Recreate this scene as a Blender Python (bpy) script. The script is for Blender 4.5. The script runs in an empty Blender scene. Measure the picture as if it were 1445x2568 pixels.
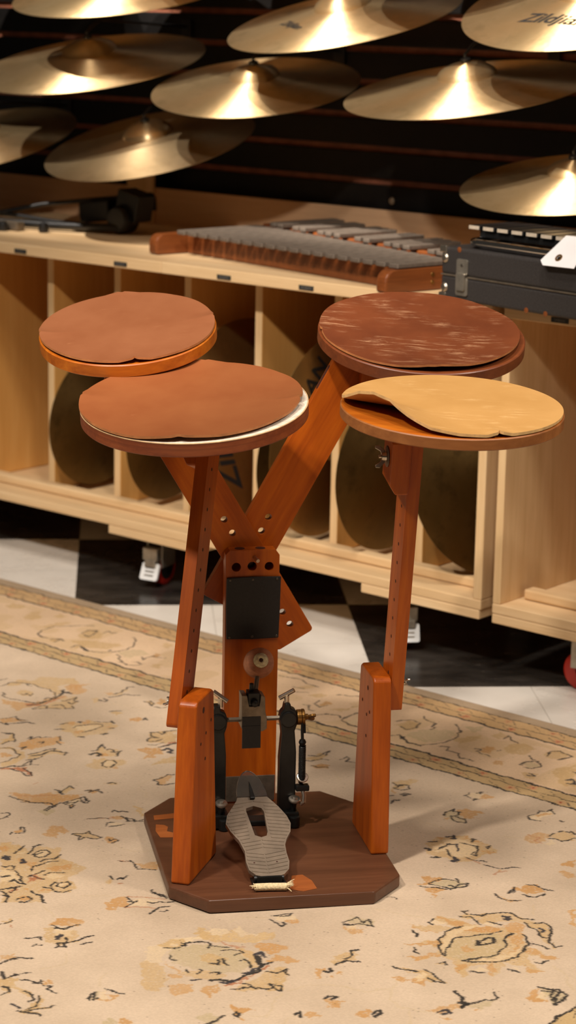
import bpy, bmesh, math, random
import numpy as np
from mathutils import Vector, Matrix, Quaternion
from mathutils.geometry import tessellate_polygon
random.seed(7)
C = bpy.context.scene.collection
scene = bpy.context.scene
PI = math.pi

# ------------------------------------------------------------------ camera
PITCH, ROLL, CAMH = 0.2294, 0.0188, 1.3491
cam_data = bpy.data.cameras.new('camera')
cam_data.sensor_fit = 'VERTICAL'; cam_data.sensor_height = 36.0
cam_data.lens = 36.0 * 5650.0 / 2568.0
cam_data.clip_start = 0.05; cam_data.clip_end = 60
cam_data.dof.use_dof = True
cam_data.dof.focus_distance = 3.38
cam_data.dof.aperture_fstop = 5.6
cam = bpy.data.objects.new('camera', cam_data); C.objects.link(cam)
_up = Vector((0, math.sin(PITCH), math.cos(PITCH))); _fw = Vector((0, math.cos(PITCH), -math.sin(PITCH)))
_r = Vector((1, 0, 0)) * math.cos(ROLL) + _up * math.sin(ROLL)
_u = _up * math.cos(ROLL) - Vector((1, 0, 0)) * math.sin(ROLL)
_m = Matrix((_r, _u, -_fw)).transposed().to_4x4(); _m.translation = (0, 0, CAMH)
cam.matrix_world = _m
scene.camera = cam

# ------------------------------------------------------------------ light
scene.view_settings.view_transform = 'Standard'
scene.view_settings.look = 'None'
scene.view_settings.gamma = 1.0
scene.view_settings.exposure = -0.08
scene.view_settings.use_curve_mapping = False
world = bpy.data.worlds.new('world'); scene.world = world; world.use_nodes = True
bg = world.node_tree.nodes['Background']
bg.inputs[0].default_value = (1.0, 0.84, 0.66, 1); bg.inputs[1].default_value = 0.035

def spot_lamp(loc, target, power, col=(1.0, 0.84, 0.62), radius=0.05, angle=70, blend=0.5):
    d = bpy.data.lights.new('spot_lamp', 'SPOT'); d.energy = power; d.color = col
    d.shadow_soft_size = radius; d.spot_size = math.radians(angle); d.spot_blend = blend
    o = bpy.data.objects.new('spot_lamp', d); C.objects.link(o); o.location = loc
    o.rotation_euler = (Vector(target) - Vector(loc)).to_track_quat('-Z', 'Y').to_euler()
    return o
# track spots of the shop, high on the camera's side, plus an added right fill
WARM = (1.0, 0.90, 0.80)
spot_lamp((-1.57, 1.55, 3.27), (0.05, 3.35, 0.0), 360, WARM, 0.12, 56, 0.3)
spot_lamp((-0.64, 1.72, 2.75), (-0.55, 4.9, 0.35), 210, WARM, 0.05, 40, 0.4)
spot_lamp((0.35, 2.05, 4.20), (0.3, 4.2, 0.0), 280, WARM, 0.25, 52)
spot_lamp((-0.95, 2.30, 4.20), (-0.6, 3.7, 0.0), 210, WARM, 0.22, 52)
spot_lamp((2.10, 2.30, 2.80), (0.1, 3.1, 0.2), 210, WARM, 0.30, 46, 0.6)  # fill added from the right to lift the left post's side face
# narrow spots added in front of the cymbals to brighten and streak them
for wx, wy in ((-1.76, 4.11), (-1.31, 3.72), (-0.85, 3.33), (-0.39, 2.95)):
    spot_lamp((wx, wy, 3.20), (wx + 1.24, wy + 1.47, 1.50), 620, WARM, 0.02, 31, 0.5)

# ------------------------------------------------------------------ frames
CY = -0.7003
CX = Vector((math.cos(CY), math.sin(CY), 0)); CN = Vector((-math.sin(CY), math.cos(CY), 0))
CABR = Matrix.Rotation(CY, 4, 'Z')            # shelving frame: x along the wall, y into it
def cab(x, y, z=0.0): return CX * x + CN * y + Vector((0, 0, z))
PSI = math.radians(10.5)
STAND = Matrix.Translation((-0.0226, 3.359, 0)) @ Matrix.Rotation(PSI, 4, 'Z')

# ------------------------------------------------------------------ materials
def lin(r, g, b):
    f = lambda c: (c / 255 / 12.92) if c / 255 <= 0.04045 else ((c / 255 + 0.055) / 1.055) ** 2.4
    return (f(r), f(g), f(b), 1)
MATS = {}
def mat(name):
    m = bpy.data.materials.new(name); m.use_nodes = True; MATS[name] = m
    nt = m.node_tree; return m, nt, nt.nodes, nt.links, nt.nodes['Principled BSDF']
def ramp(N, L, fac, stops):
    r = N.new('ShaderNodeValToRGB'); e = r.color_ramp.elements
    e[0].position, e[0].color = stops[0]; e[1].position, e[1].color = stops[-1]
    for p, c in stops[1:-1]:
        k = e.new(p); k.color = c
    L.new(fac, r.inputs[0]); return r
def mapped(N, L, scale, coord='Object', loc=(0, 0, 0)):
    t = N.new('ShaderNodeTexCoord'); mp = N.new('ShaderNodeMapping'); L.new(t.outputs[coord], mp.inputs[0])
    mp.inputs['Scale'].default_value = scale; mp.inputs['Location'].default_value = loc
    return mp.outputs[0]
def noise(N, L, vec, scale, detail=4, rough=0.55, dist=0.0):
    n = N.new('ShaderNodeTexNoise'); L.new(vec, n.inputs['Vector']); n.inputs['Scale'].default_value = scale
    n.inputs['Detail'].default_value = detail; n.inputs['Roughness'].default_value = rough; n.inputs['Distortion'].default_value = dist
    return n.outputs[0]
def bump(N, L, B, h, strength, dist=0.002):
    b = N.new('ShaderNodeBump'); b.inputs['Strength'].default_value = strength; b.inputs['Distance'].default_value = dist
    L.new(h, b.inputs['Height']); L.new(b.outputs[0], B.inputs['Normal']); return b
def mixc(N, L, fac, a, b, mode='MIX'):
    m = N.new('ShaderNodeMix'); m.data_type = 'RGBA'; m.blend_type = mode
    if isinstance(fac, float): m.inputs['Factor'].default_value = fac
    else: L.new(fac, m.inputs['Factor'])
    for i, v in ((6, a), (7, b)):
        if isinstance(v, tuple): m.inputs[i].default_value = v
        else: L.new(v, m.inputs[i])
    return m.outputs[2]

def wood(name, dark, mid, light, axis='z', rough=0.4, coat=0.0, gs=1.0, spec=0.5, var=0.5, layers=False):
    m, nt, N, L, B = mat(name)
    s = {'z': (22, 22, 1.6), 'x': (1.6, 22, 22), 'y': (22, 1.6, 22)}[axis]
    v = mapped(N, L, tuple(k * gs for k in s))
    oi = N.new('ShaderNodeObjectInfo')
    va = N.new('ShaderNodeVectorMath'); va.operation = 'MULTIPLY_ADD'
    L.new(oi.outputs['Random'], va.inputs[0]); va.inputs[1].default_value = (31, 47, 23); L.new(v, va.inputs[2])
    n1 = noise(N, L, va.outputs[0], 1.5, 5, 0.6, 0.6)
    n2 = noise(N, L, va.outputs[0], 9.0, 3, 0.6, 0.2)
    r = ramp(N, L, n1, [(0.5 - var / 2, dark), (0.5, mid), (0.5 + var / 2, light)])
    c = mixc(N, L, 0.25, r.outputs[0], ramp(N, L, n2, [(0.3, dark), (0.7, light)]).outputs[0])
    if layers:
        zl = noise(N, L, mapped(N, L, (0.6, 0.6, 170)), 1.0, 2, 0.5)
        c = mixc(N, L, ramp(N, L, zl, [(0.45, (0, 0, 0, 1)), (0.6, (0.6, 0.6, 0.6, 1))]).outputs[0], c, dark)
    L.new(c, B.inputs['Base Color'])
    B.inputs['Roughness'].default_value = rough; B.inputs['Specular IOR Level'].default_value = spec
    if coat: B.inputs['Coat Weight'].default_value = coat; B.inputs['Coat Roughness'].default_value = 0.25
    bump(N, L, B, n2, 0.06, 0.001)
    return m
def plain(name, col, rough=0.5, metal=0.0, nscale=60, nvar=0.25, bumps=0.0, spec=0.5):
    m, nt, N, L, B = mat(name)
    v = mapped(N, L, (1, 1, 1))
    n = noise(N, L, v, nscale, 4, 0.6)
    d = tuple(c * (1 - nvar) for c in col[:3]) + (1,); l = tuple(min(1, c * (1 + nvar)) for c in col[:3]) + (1,)
    L.new(ramp(N, L, n, [(0.3, d), (0.7, l)]).outputs[0], B.inputs['Base Color'])
    B.inputs['Roughness'].default_value = rough; B.inputs['Metallic'].default_value = metal
    B.inputs['Specular IOR Level'].default_value = spec
    if bumps: bump(N, L, B, n, bumps, 0.002)
    return m

ORANGE = wood('varnished_wood', lin(132, 54, 3), lin(168, 76, 7), lin(192, 98, 13), 'z', 0.42, 0.08, 1.0, 0.35)
ORANGE_X = wood('varnished_wood_disc', lin(140, 64, 8), lin(178, 92, 16), lin(200, 116, 28), 'x', 0.45, 0.06, 1.0, 0.35)
REDWOOD = wood('reddish_ply_disc', lin(104, 44, 16), lin(136, 66, 28), lin(156, 84, 42), 'x', 0.5, 0.0, layers=True)
BROWNWOOD = wood('brown_ply_disc', lin(88, 40, 16), lin(114, 56, 24), lin(134, 72, 34), 'x', 0.45, 0.1)
TANWOOD = wood('tan_ply_disc', lin(124, 70, 30), lin(152, 92, 44), lin(174, 112, 58), 'x', 0.5, 0.0)
BASEWOOD = wood('worn_base_wood', lin(66, 38, 22), lin(90, 54, 34), lin(108, 68, 44), 'x', 0.42, 0.0, 1.0, 0.5, 0.7)
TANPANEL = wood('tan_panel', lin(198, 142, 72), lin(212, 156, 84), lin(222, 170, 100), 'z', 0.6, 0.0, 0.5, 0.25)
PLY = wood('pale_plywood', lin(202, 166, 116), lin(220, 186, 138), lin(232, 202, 158), 'z', 0.55, 0.0, 0.7, 0.4)
PLYX = wood('pale_plywood_lengthwise', lin(204, 168, 120), lin(222, 188, 142), lin(234, 204, 160), 'x', 0.55, 0.0, 0.7, 0.4)
DARKPLY = wood('dull_brown_board', lin(186, 148, 112), lin(200, 162, 124), lin(212, 176, 138), 'x', 0.65, 0.0, 0.5, 0.3)
WALNUT = wood('brown_frame_wood', lin(88, 44, 16), lin(118, 62, 26), lin(146, 82, 38), 'x', 0.4, 0.1)

def rubber(name, c1, c2, scr, rough=0.5, amount=0.6, lo=0.58):
    m, nt, N, L, B = mat(name)
    v = mapped(N, L, (1, 1, 1))
    n = noise(N, L, v, 9, 5, 0.6); n2 = noise(N, L, v, 140, 3, 0.6)
    base = ramp(N, L, n, [(0.32, c1), (0.68, c2)]).outputs[0]
    vs = mapped(N, L, (5, 34, 5), 'Object', (0.3, 0.1, 0)); sc = noise(N, L, vs, 3.0, 7, 0.78, 0.5)
    mask = ramp(N, L, sc, [(lo, (0, 0, 0, 1)), (lo + 0.14, (amount, amount, amount, 1))]).outputs[0]
    patch = ramp(N, L, noise(N, L, mapped(N, L, (1, 1, 1), 'Object', (0.07, 0.03, 0)), 11, 3, 0.6), [(0.46, (0, 0, 0, 1)), (0.62, (1, 1, 1, 1))]).outputs[0]
    mm = N.new('ShaderNodeMath'); mm.operation = 'MULTIPLY'; L.new(mask, mm.inputs[0]); L.new(patch, mm.inputs[1]); mask = mm.outputs[0]
    c = mixc(N, L, mask, base, scr)
    L.new(c, B.inputs['Base Color']); B.inputs['Roughness'].default_value = rough
    bump(N, L, B, n2, 0.05, 0.001)
    return m
MAT_SMOOTH = rubber('brown_rubber', lin(126, 74, 44), lin(137, 85, 54), lin(210, 156, 108), 0.42, 0.4, 0.60)
MAT_RED = rubber('red_brown_rubber', lin(129, 71, 37), lin(139, 82, 45), lin(212, 152, 98), 0.42, 0.4, 0.61)
MAT_WORN = rubber('scuffed_brown_rubber', lin(94, 43, 16), lin(114, 57, 26), lin(196, 150, 112), 0.5, 0.75, 0.51)
MAT_TAN = rubber('tan_gum_rubber', lin(186, 138, 76), lin(198, 150, 88), lin(244, 206, 146), 0.45, 0.6, 0.53)
MAT_EDGE = plain('rubber_edge', lin(186, 120, 70), 0.6)
MAT_EDGE_TAN = plain('tan_rubber_edge', lin(226, 182, 120), 0.6)
CREAM = plain('cream_laminate', lin(222, 208, 188), 0.45)

BLACK = plain('black_leather', lin(26, 25, 25), 0.5, 0, 220, 0.3, 0.1)
BLACKMETAL = plain('black_enamel_metal', lin(30, 30, 28), 0.38, 0.3, 40, 0.4, 0.05)
GREYMETAL = plain('dull_grey_metal', lin(128, 116, 100), 0.45, 0.7, 50, 0.3, 0.05)
ALU = plain('worn_cast_aluminium', lin(130, 115, 98), 0.5, 0.35, 30, 0.22, 0.05)
STEEL = plain('nickel_steel', lin(196, 186, 170), 0.3, 0.95, 40, 0.15)
BRASSPART = plain('tarnished_brass', lin(150, 110, 56), 0.4, 0.9, 60, 0.3)
CHROME = plain('chrome', lin(220, 220, 220), 0.12, 1.0, 10, 0.02)
FELT = plain('pale_felt', lin(236, 220, 176), 0.9, 0, 260, 0.35, 0.5)
BEATER = plain('brown_beater_felt', lin(176, 116, 82), 0.8, 0, 160, 0.2, 0.2)
ROPE = plain('frayed_cotton', lin(222, 200, 156), 0.9, 0, 300, 0.3, 0.5)
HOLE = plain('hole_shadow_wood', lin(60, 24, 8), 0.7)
CLOTHBLACK = plain('black_case_cloth', lin(46, 42, 40), 0.6, 0, 300, 0.35, 0.25)
PLASTICBLACK = plain('black_plastic', lin(20, 20, 20), 0.4)
WHITE = plain('white_paper', lin(236, 232, 232), 0.6, 0, 20, 0.03)
BRAKEWHITE = plain('white_brake_plate', lin(232, 232, 230), 0.35, 0, 20, 0.05)
REDWHEEL = plain('red_wheel', lin(180, 34, 12), 0.4, 0, 20, 0.15)
ZINC = plain('zinc_plate', lin(178, 170, 156), 0.35, 0.8, 60, 0.2)
LABELDARK = plain('dark_label', lin(34, 36, 36), 0.5)
LABELINK = plain('grey_label_ink', lin(120, 112, 104), 0.6)
INK = plain('black_ink', lin(12, 10, 8), 0.6, 0, 90, 0.3)
SLATBLACK = plain('black_slat_panel', lin(14, 12, 11), 0.5, 0, 30, 0.3, 0.0, 0.3)
GROOVE = plain('brown_groove_board', lin(140, 84, 60), 0.6, 0, 30, 0.25)
BARGREY = plain('grey_bar_metal', lin(118, 106, 94), 0.5, 0.3, 70, 0.25, 0.08)
BAREND = plain('pale_key_end', lin(190, 176, 156), 0.5)
NAILHEAD = plain('dark_nail', lin(84, 78, 70), 0.4, 0.6)

def clear_tip():
    m, nt, N, L, B = mat('clear_plastic')
    B.inputs['Base Color'].default_value = lin(200, 196, 188); B.inputs['Roughness'].default_value = 0.09
    B.inputs['Transmission Weight'].default_value = 0.95; B.inputs['IOR'].default_value = 1.3
    v = mapped(N, L, (1, 1, 1)); bump(N, L, B, noise(N, L, v, 60), 0.1, 0.001)
    return m
CLEAR = clear_tip()

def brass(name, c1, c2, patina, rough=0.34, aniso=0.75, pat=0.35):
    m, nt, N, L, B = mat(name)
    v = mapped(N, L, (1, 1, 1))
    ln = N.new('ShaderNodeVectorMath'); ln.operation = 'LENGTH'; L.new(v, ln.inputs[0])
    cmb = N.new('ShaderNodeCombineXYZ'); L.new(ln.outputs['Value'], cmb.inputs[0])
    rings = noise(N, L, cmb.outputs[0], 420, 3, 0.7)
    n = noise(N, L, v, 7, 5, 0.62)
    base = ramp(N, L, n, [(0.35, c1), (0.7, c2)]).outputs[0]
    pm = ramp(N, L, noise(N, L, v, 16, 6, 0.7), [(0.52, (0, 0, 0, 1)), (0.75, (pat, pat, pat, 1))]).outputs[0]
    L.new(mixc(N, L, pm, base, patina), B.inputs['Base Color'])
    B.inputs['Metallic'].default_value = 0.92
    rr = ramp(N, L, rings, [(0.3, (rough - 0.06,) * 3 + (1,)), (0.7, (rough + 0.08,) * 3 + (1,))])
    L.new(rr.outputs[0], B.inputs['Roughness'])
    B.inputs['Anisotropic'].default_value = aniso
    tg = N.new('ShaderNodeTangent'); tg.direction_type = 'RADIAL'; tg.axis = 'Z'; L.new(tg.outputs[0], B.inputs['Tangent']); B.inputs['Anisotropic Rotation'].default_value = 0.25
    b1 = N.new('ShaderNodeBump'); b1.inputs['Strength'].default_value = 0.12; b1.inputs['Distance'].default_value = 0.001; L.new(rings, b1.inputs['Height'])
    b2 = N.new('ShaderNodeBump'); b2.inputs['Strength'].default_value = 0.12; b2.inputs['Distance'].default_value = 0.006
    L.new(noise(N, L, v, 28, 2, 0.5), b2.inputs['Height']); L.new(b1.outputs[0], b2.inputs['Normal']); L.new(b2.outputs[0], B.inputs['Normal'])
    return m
BRASS = brass('lathed_bronze', lin(212, 182, 134), lin(226, 198, 152), lin(140, 110, 70), 0.58, 0.96)
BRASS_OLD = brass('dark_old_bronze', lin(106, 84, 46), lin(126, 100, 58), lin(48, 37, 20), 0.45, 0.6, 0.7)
BRASS_TAN = brass('tan_bronze', lin(150, 116, 66), lin(170, 132, 78), lin(80, 60, 34), 0.45, 0.6, 0.4)
BRASS_HAMMER = brass('hammered_bronze', lin(206, 180, 136), lin(222, 196, 154), lin(140, 108, 70), 0.38, 0.7, 0.3)

# ------------------------------------------------------------------ mesh helpers
def link(name, me, parent=None, m=None, mw=None):
    o = bpy.data.objects.new(name, me); C.objects.link(o)
    if m is not None: me.materials.append(m)
    if parent is not None: o.parent = parent
    if mw is not None: o.matrix_basis = mw
    return o
def from_bm(name, bm, parent=None, m=None, mw=None, smooth=False, bev=0.0, seg=2, ang=35):
    me = bpy.data.meshes.new(name)
    bmesh.ops.recalc_face_normals(bm, faces=bm.faces[:])
    bm.to_mesh(me); bm.free()
    if smooth:
        me.polygons.foreach_set('use_smooth', [True] * len(me.polygons))
    o = link(name, me, parent, m, mw)
    if bev:
        b = o.modifiers.new('edge', 'BEVEL'); b.width = bev; b.segments = seg; b.limit_method = 'ANGLE'; b.angle_limit = math.radians(ang)
    if smooth:
        try: me.set_sharp_from_angle(angle=math.radians(40))
        except Exception: pass
    return o
def thing(name, label, cat, loc=(0, 0, 0), mw=None, group=None):
    o = bpy.data.objects.new(name, None); C.objects.link(o); o.empty_display_size = 0.05
    if mw is not None: o.matrix_world = mw
    else: o.location = loc
    o['label'] = label; o['category'] = cat
    if group: o['group'] = group
    return o
def tag(o, label, cat, group=None):
    o['label'] = label; o['category'] = cat
    if group: o['group'] = group
    return o
def T(x, y, z): return Matrix.Translation((x, y, z))
def R(a, ax): return Matrix.Rotation(a, 4, ax)
def add_box(bm, x0, x1, y0, y1, z0, z1, mw=None):
    vs = [bm.verts.new((x, y, z)) for z in (z0, z1) for y in (y0, y1) for x in (x0, x1)]
    for f in ((0, 2, 3, 1), (4, 5, 7, 6), (0, 1, 5, 4), (2, 6, 7, 3), (1, 3, 7, 5), (0, 4, 6, 2)):
        bm.faces.new([vs[i] for i in f])
    if mw is not None:
        for v in vs: v.co = mw @ v.co
    return vs
def box(name, x0, x1, y0, y1, z0, z1, parent=None, m=None, mw=None, bev=0.002):
    """box whose own origin sits at its centre"""
    bm = bmesh.new(); cx, cy, cz = (x0 + x1) / 2, (y0 + y1) / 2, (z0 + z1) / 2
    add_box(bm, x0 - cx, x1 - cx, y0 - cy, y1 - cy, z0 - cz, z1 - cz)
    t = T(cx, cy, cz)
    return from_bm(name, bm, parent, m, (mw @ t) if mw is not None else t, bev=bev)
def add_lathe(bm, prof, seg=48, mw=None, closed=False):
    rings = []
    for r, z in prof:
        if r < 1e-6: rings.append([bm.verts.new((0, 0, z))])
        else: rings.append([bm.verts.new((r * math.cos(2 * PI * i / seg), r * math.sin(2 * PI * i / seg), z)) for i in range(seg)])
    pairs = list(zip(rings, rings[1:])) + ([(rings[-1], rings[0])] if closed else [])
    for a, b in pairs:
        for i in range(seg):
            j = (i + 1) % seg
            if len(a) == 1 and len(b) == 1: continue
            if len(a) == 1: bm.faces.new((a[0], b[j], b[i]))
            elif len(b) == 1: bm.faces.new((a[i], a[j], b[0]))
            else: bm.faces.new((a[i], a[j], b[j], b[i]))
    if mw is not None:
        for ring in rings:
            for v in ring: v.co = mw @ v.co
def lathe(name, prof, parent=None, m=None, mw=None, seg=48, smooth=True, bev=0.0):
    bm = bmesh.new(); add_lathe(bm, prof, seg); return from_bm(name, bm, parent, m, mw, smooth, bev)
def add_tube(bm, pts, r, seg=12, caps=True):
    pts = [Vector(p) for p in pts]; rs = r if isinstance(r, (list, tuple)) else [r] * len(pts)
    prev = None; rings = []
    for i, p in enumerate(pts):
        d = (pts[min(i + 1, len(pts) - 1)] - pts[max(i - 1, 0)]).normalized()
        if prev is None:
            a = d.orthogonal().normalized()
        else:
            a = (prev - d * prev.dot(d)).normalized()
        prev = a; b = d.cross(a)
        rings.append([bm.verts.new(p + (a * math.cos(2 * PI * k / seg) + b * math.sin(2 * PI * k / seg)) * rs[i]) for k in range(seg)])
    for A, B in zip(rings, rings[1:]):
        for k in range(seg):
            j = (k + 1) % seg; bm.faces.new((A[k], A[j], B[j], B[k]))
    if caps: bm.faces.new(rings[0][::-1]); bm.faces.new(rings[-1])
def tube(name, pts, r, parent=None, m=None, seg=12, mw=None):
    bm = bmesh.new(); add_tube(bm, pts, r, seg); return from_bm(name, bm, parent, m, mw, True)
def circle(cx, cy, r, n=20): return [(cx + r * math.cos(2 * PI * i / n), cy + r * math.sin(2 * PI * i / n)) for i in range(n)]
def add_plate(bm, outline, holes, y0, y1):
    """outline/holes in local x,z; solid between y0 and y1"""
    loops = [outline] + holes
    flat = [p for l in loops for p in l]
    tris = tessellate_polygon([[Vector((p[0], p[1], 0)) for p in l] for l in loops])
    A = [bm.verts.new((p[0], y0, p[1])) for p in flat]; Bv = [bm.verts.new((p[0], y1, p[1])) for p in flat]
    for t in tris:
        try:
            bm.faces.new([A[i] for i in t]); bm.faces.new([Bv[i] for i in t][::-1])
        except ValueError: pass
    k = 0
    for l in loops:
        n = len(l)
        for i in range(n):
            a, b = k + i, k + (i + 1) % n
            bm.faces.new((A[a], A[b], Bv[b], Bv[a]))
        k += n
def plate(name, outline, holes, y0, y1, parent=None, m=None, mw=None, bev=0.0015):
    bm = bmesh.new(); add_plate(bm, outline, holes, y0, y1); return from_bm(name, bm, parent, m, mw, False, bev, 2, 50)
def rrect(x0, x1, z0, z1, r, n=5):
    out = []
    for cx, cz, a in ((x1 - r, z1 - r, 0), (x0 + r, z1 - r, 90), (x0 + r, z0 + r, 180), (x1 - r, z0 + r, 270)):
        out += [(cx + r * math.cos(math.radians(a + 90 * i / n)), cz + r * math.sin(math.radians(a + 90 * i / n))) for i in range(n + 1)]
    return out
def text_mesh(body, size, shear=0.0, extrude=0.0, bold=0.0):
    cu = bpy.data.curves.new('lettering', 'FONT'); cu.body = body; cu.size = size; cu.align_x = 'CENTER'; cu.align_y = 'CENTER'
    cu.shear = shear; cu.extrude = extrude; cu.offset = bold
    o = bpy.data.objects.new('lettering', cu); C.objects.link(o)
    dg = bpy.context.evaluated_depsgraph_get(); dg.update()
    me = bpy.data.meshes.new_from_object(o.evaluated_get(dg))
    bpy.data.objects.remove(o); return me

# ================================================================== the room
# ---- floor: black and white vinyl tiles
def floor_mat():
    m, nt, N, L, B = mat('checker_vinyl')
    t = N.new('ShaderNodeTexCoord')
    mp = N.new('ShaderNodeMapping'); mp.inputs['Scale'].default_value = (1 / 0.61, 1 / 0.61, 1); mp.inputs['Location'].default_value = (20, 20, 0.5)
    L.new(t.outputs['Object'], mp.inputs[0])
    ck = N.new('ShaderNodeTexChecker'); ck.inputs['Scale'].default_value = 1.0
    L.new(mp.outputs[0], ck.inputs['Vector'])
    v = mapped(N, L, (1, 1, 1))
    n = noise(N, L, v, 5, 6, 0.65)
    white = ramp(N, L, n, [(0.3, lin(226, 218, 206)), (0.7, lin(240, 233, 222))]).outputs[0]
    vs = mapped(N, L, (26, 60, 1)); sp = noise(N, L, vs, 1.0, 5, 0.6, 0.4)
    smear = ramp(N, L, noise(N, L, mapped(N, L, (2.5, 7, 1)), 2.0, 5, 0.65), [(0.38, lin(30, 28, 26)), (0.72, lin(74, 68, 62))]).outputs[0]
    speck = ramp(N, L, sp, [(0.66, (0, 0, 0, 1)), (0.74, (0.7, 0.7, 0.7, 1))]).outputs[0]
    black = mixc(N, L, speck, smear, lin(150, 138, 124))
    # thin seams every 0.305
    sx = N.new('ShaderNodeSeparateXYZ'); L.new(t.outputs['Object'], sx.inputs[0])
    def seam(o):
        a = N.new('ShaderNodeMath'); a.operation = 'PINGPONG'; L.new(o, a.inputs[0]); a.inputs[1].default_value = 0.1525
        b = N.new('ShaderNodeMath'); b.operation = 'LESS_THAN'; L.new(a.outputs[0], b.inputs[0]); b.inputs[1].default_value = 0.0006; return b.outputs[0]
    mx = N.new('ShaderNodeMath'); mx.operation = 'MAXIMUM'; L.new(seam(sx.outputs[0]), mx.inputs[0]); L.new(seam(sx.outputs[1]), mx.inputs[1])
    wl = mixc(N, L, mx.outputs[0], white, lin(170, 160, 146))
    L.new(mixc(N, L, ck.outputs['Fac'], black, wl), B.inputs['Base Color'])
    rr = ramp(N, L, n, [(0.3, (0.22,) * 3 + (1,)), (0.7, (0.36,) * 3 + (1,))]); L.new(rr.outputs[0], B.inputs['Roughness'])
    bump(N, L, B, n, 0.02, 0.002)
    return m
bm = bmesh.new(); add_box(bm, -6, 6, -7, 3.4, -0.05, 0)
fl = from_bm('floor', bm, None, floor_mat(), T(-0.4701, 4.8272, 0) @ R(0.0774, 'Z')); fl['kind'] = 'structure'

# ---- back wall: black slat panel with brown grooves
WALLY = 4.20
bm = bmesh.new()
for k in range(-1, 16):
    z0 = 0.905 + 0.0762 * k + 0.007; z1 = z0 + 0.0622
    if k == -1: z0 -= 0.02
    add_box(bm, -6.5, 0.6, WALLY, WALLY + 0.012, z0, z1)
w = from_bm('wall_back', bm, None, SLATBLACK, CABR.copy(), bev=0.003); w['kind'] = 'structure'
box('groove_board', -6.5, 0.6, WALLY + 0.012, WALLY + 0.03, 0.0, 2.14, w, GROOVE, None, 0)
bolt_mw = T(-3.235, WALLY - 0.006, 0.864) @ R(PI / 2, 'X')
lathe('bolt', [(0.0, 0.004), (0.004, 0.004), (0.004, 0.001), (0.008, 0.001), (0.0085, -0.004)], w, STEEL, bolt_mw, 20)

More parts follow.
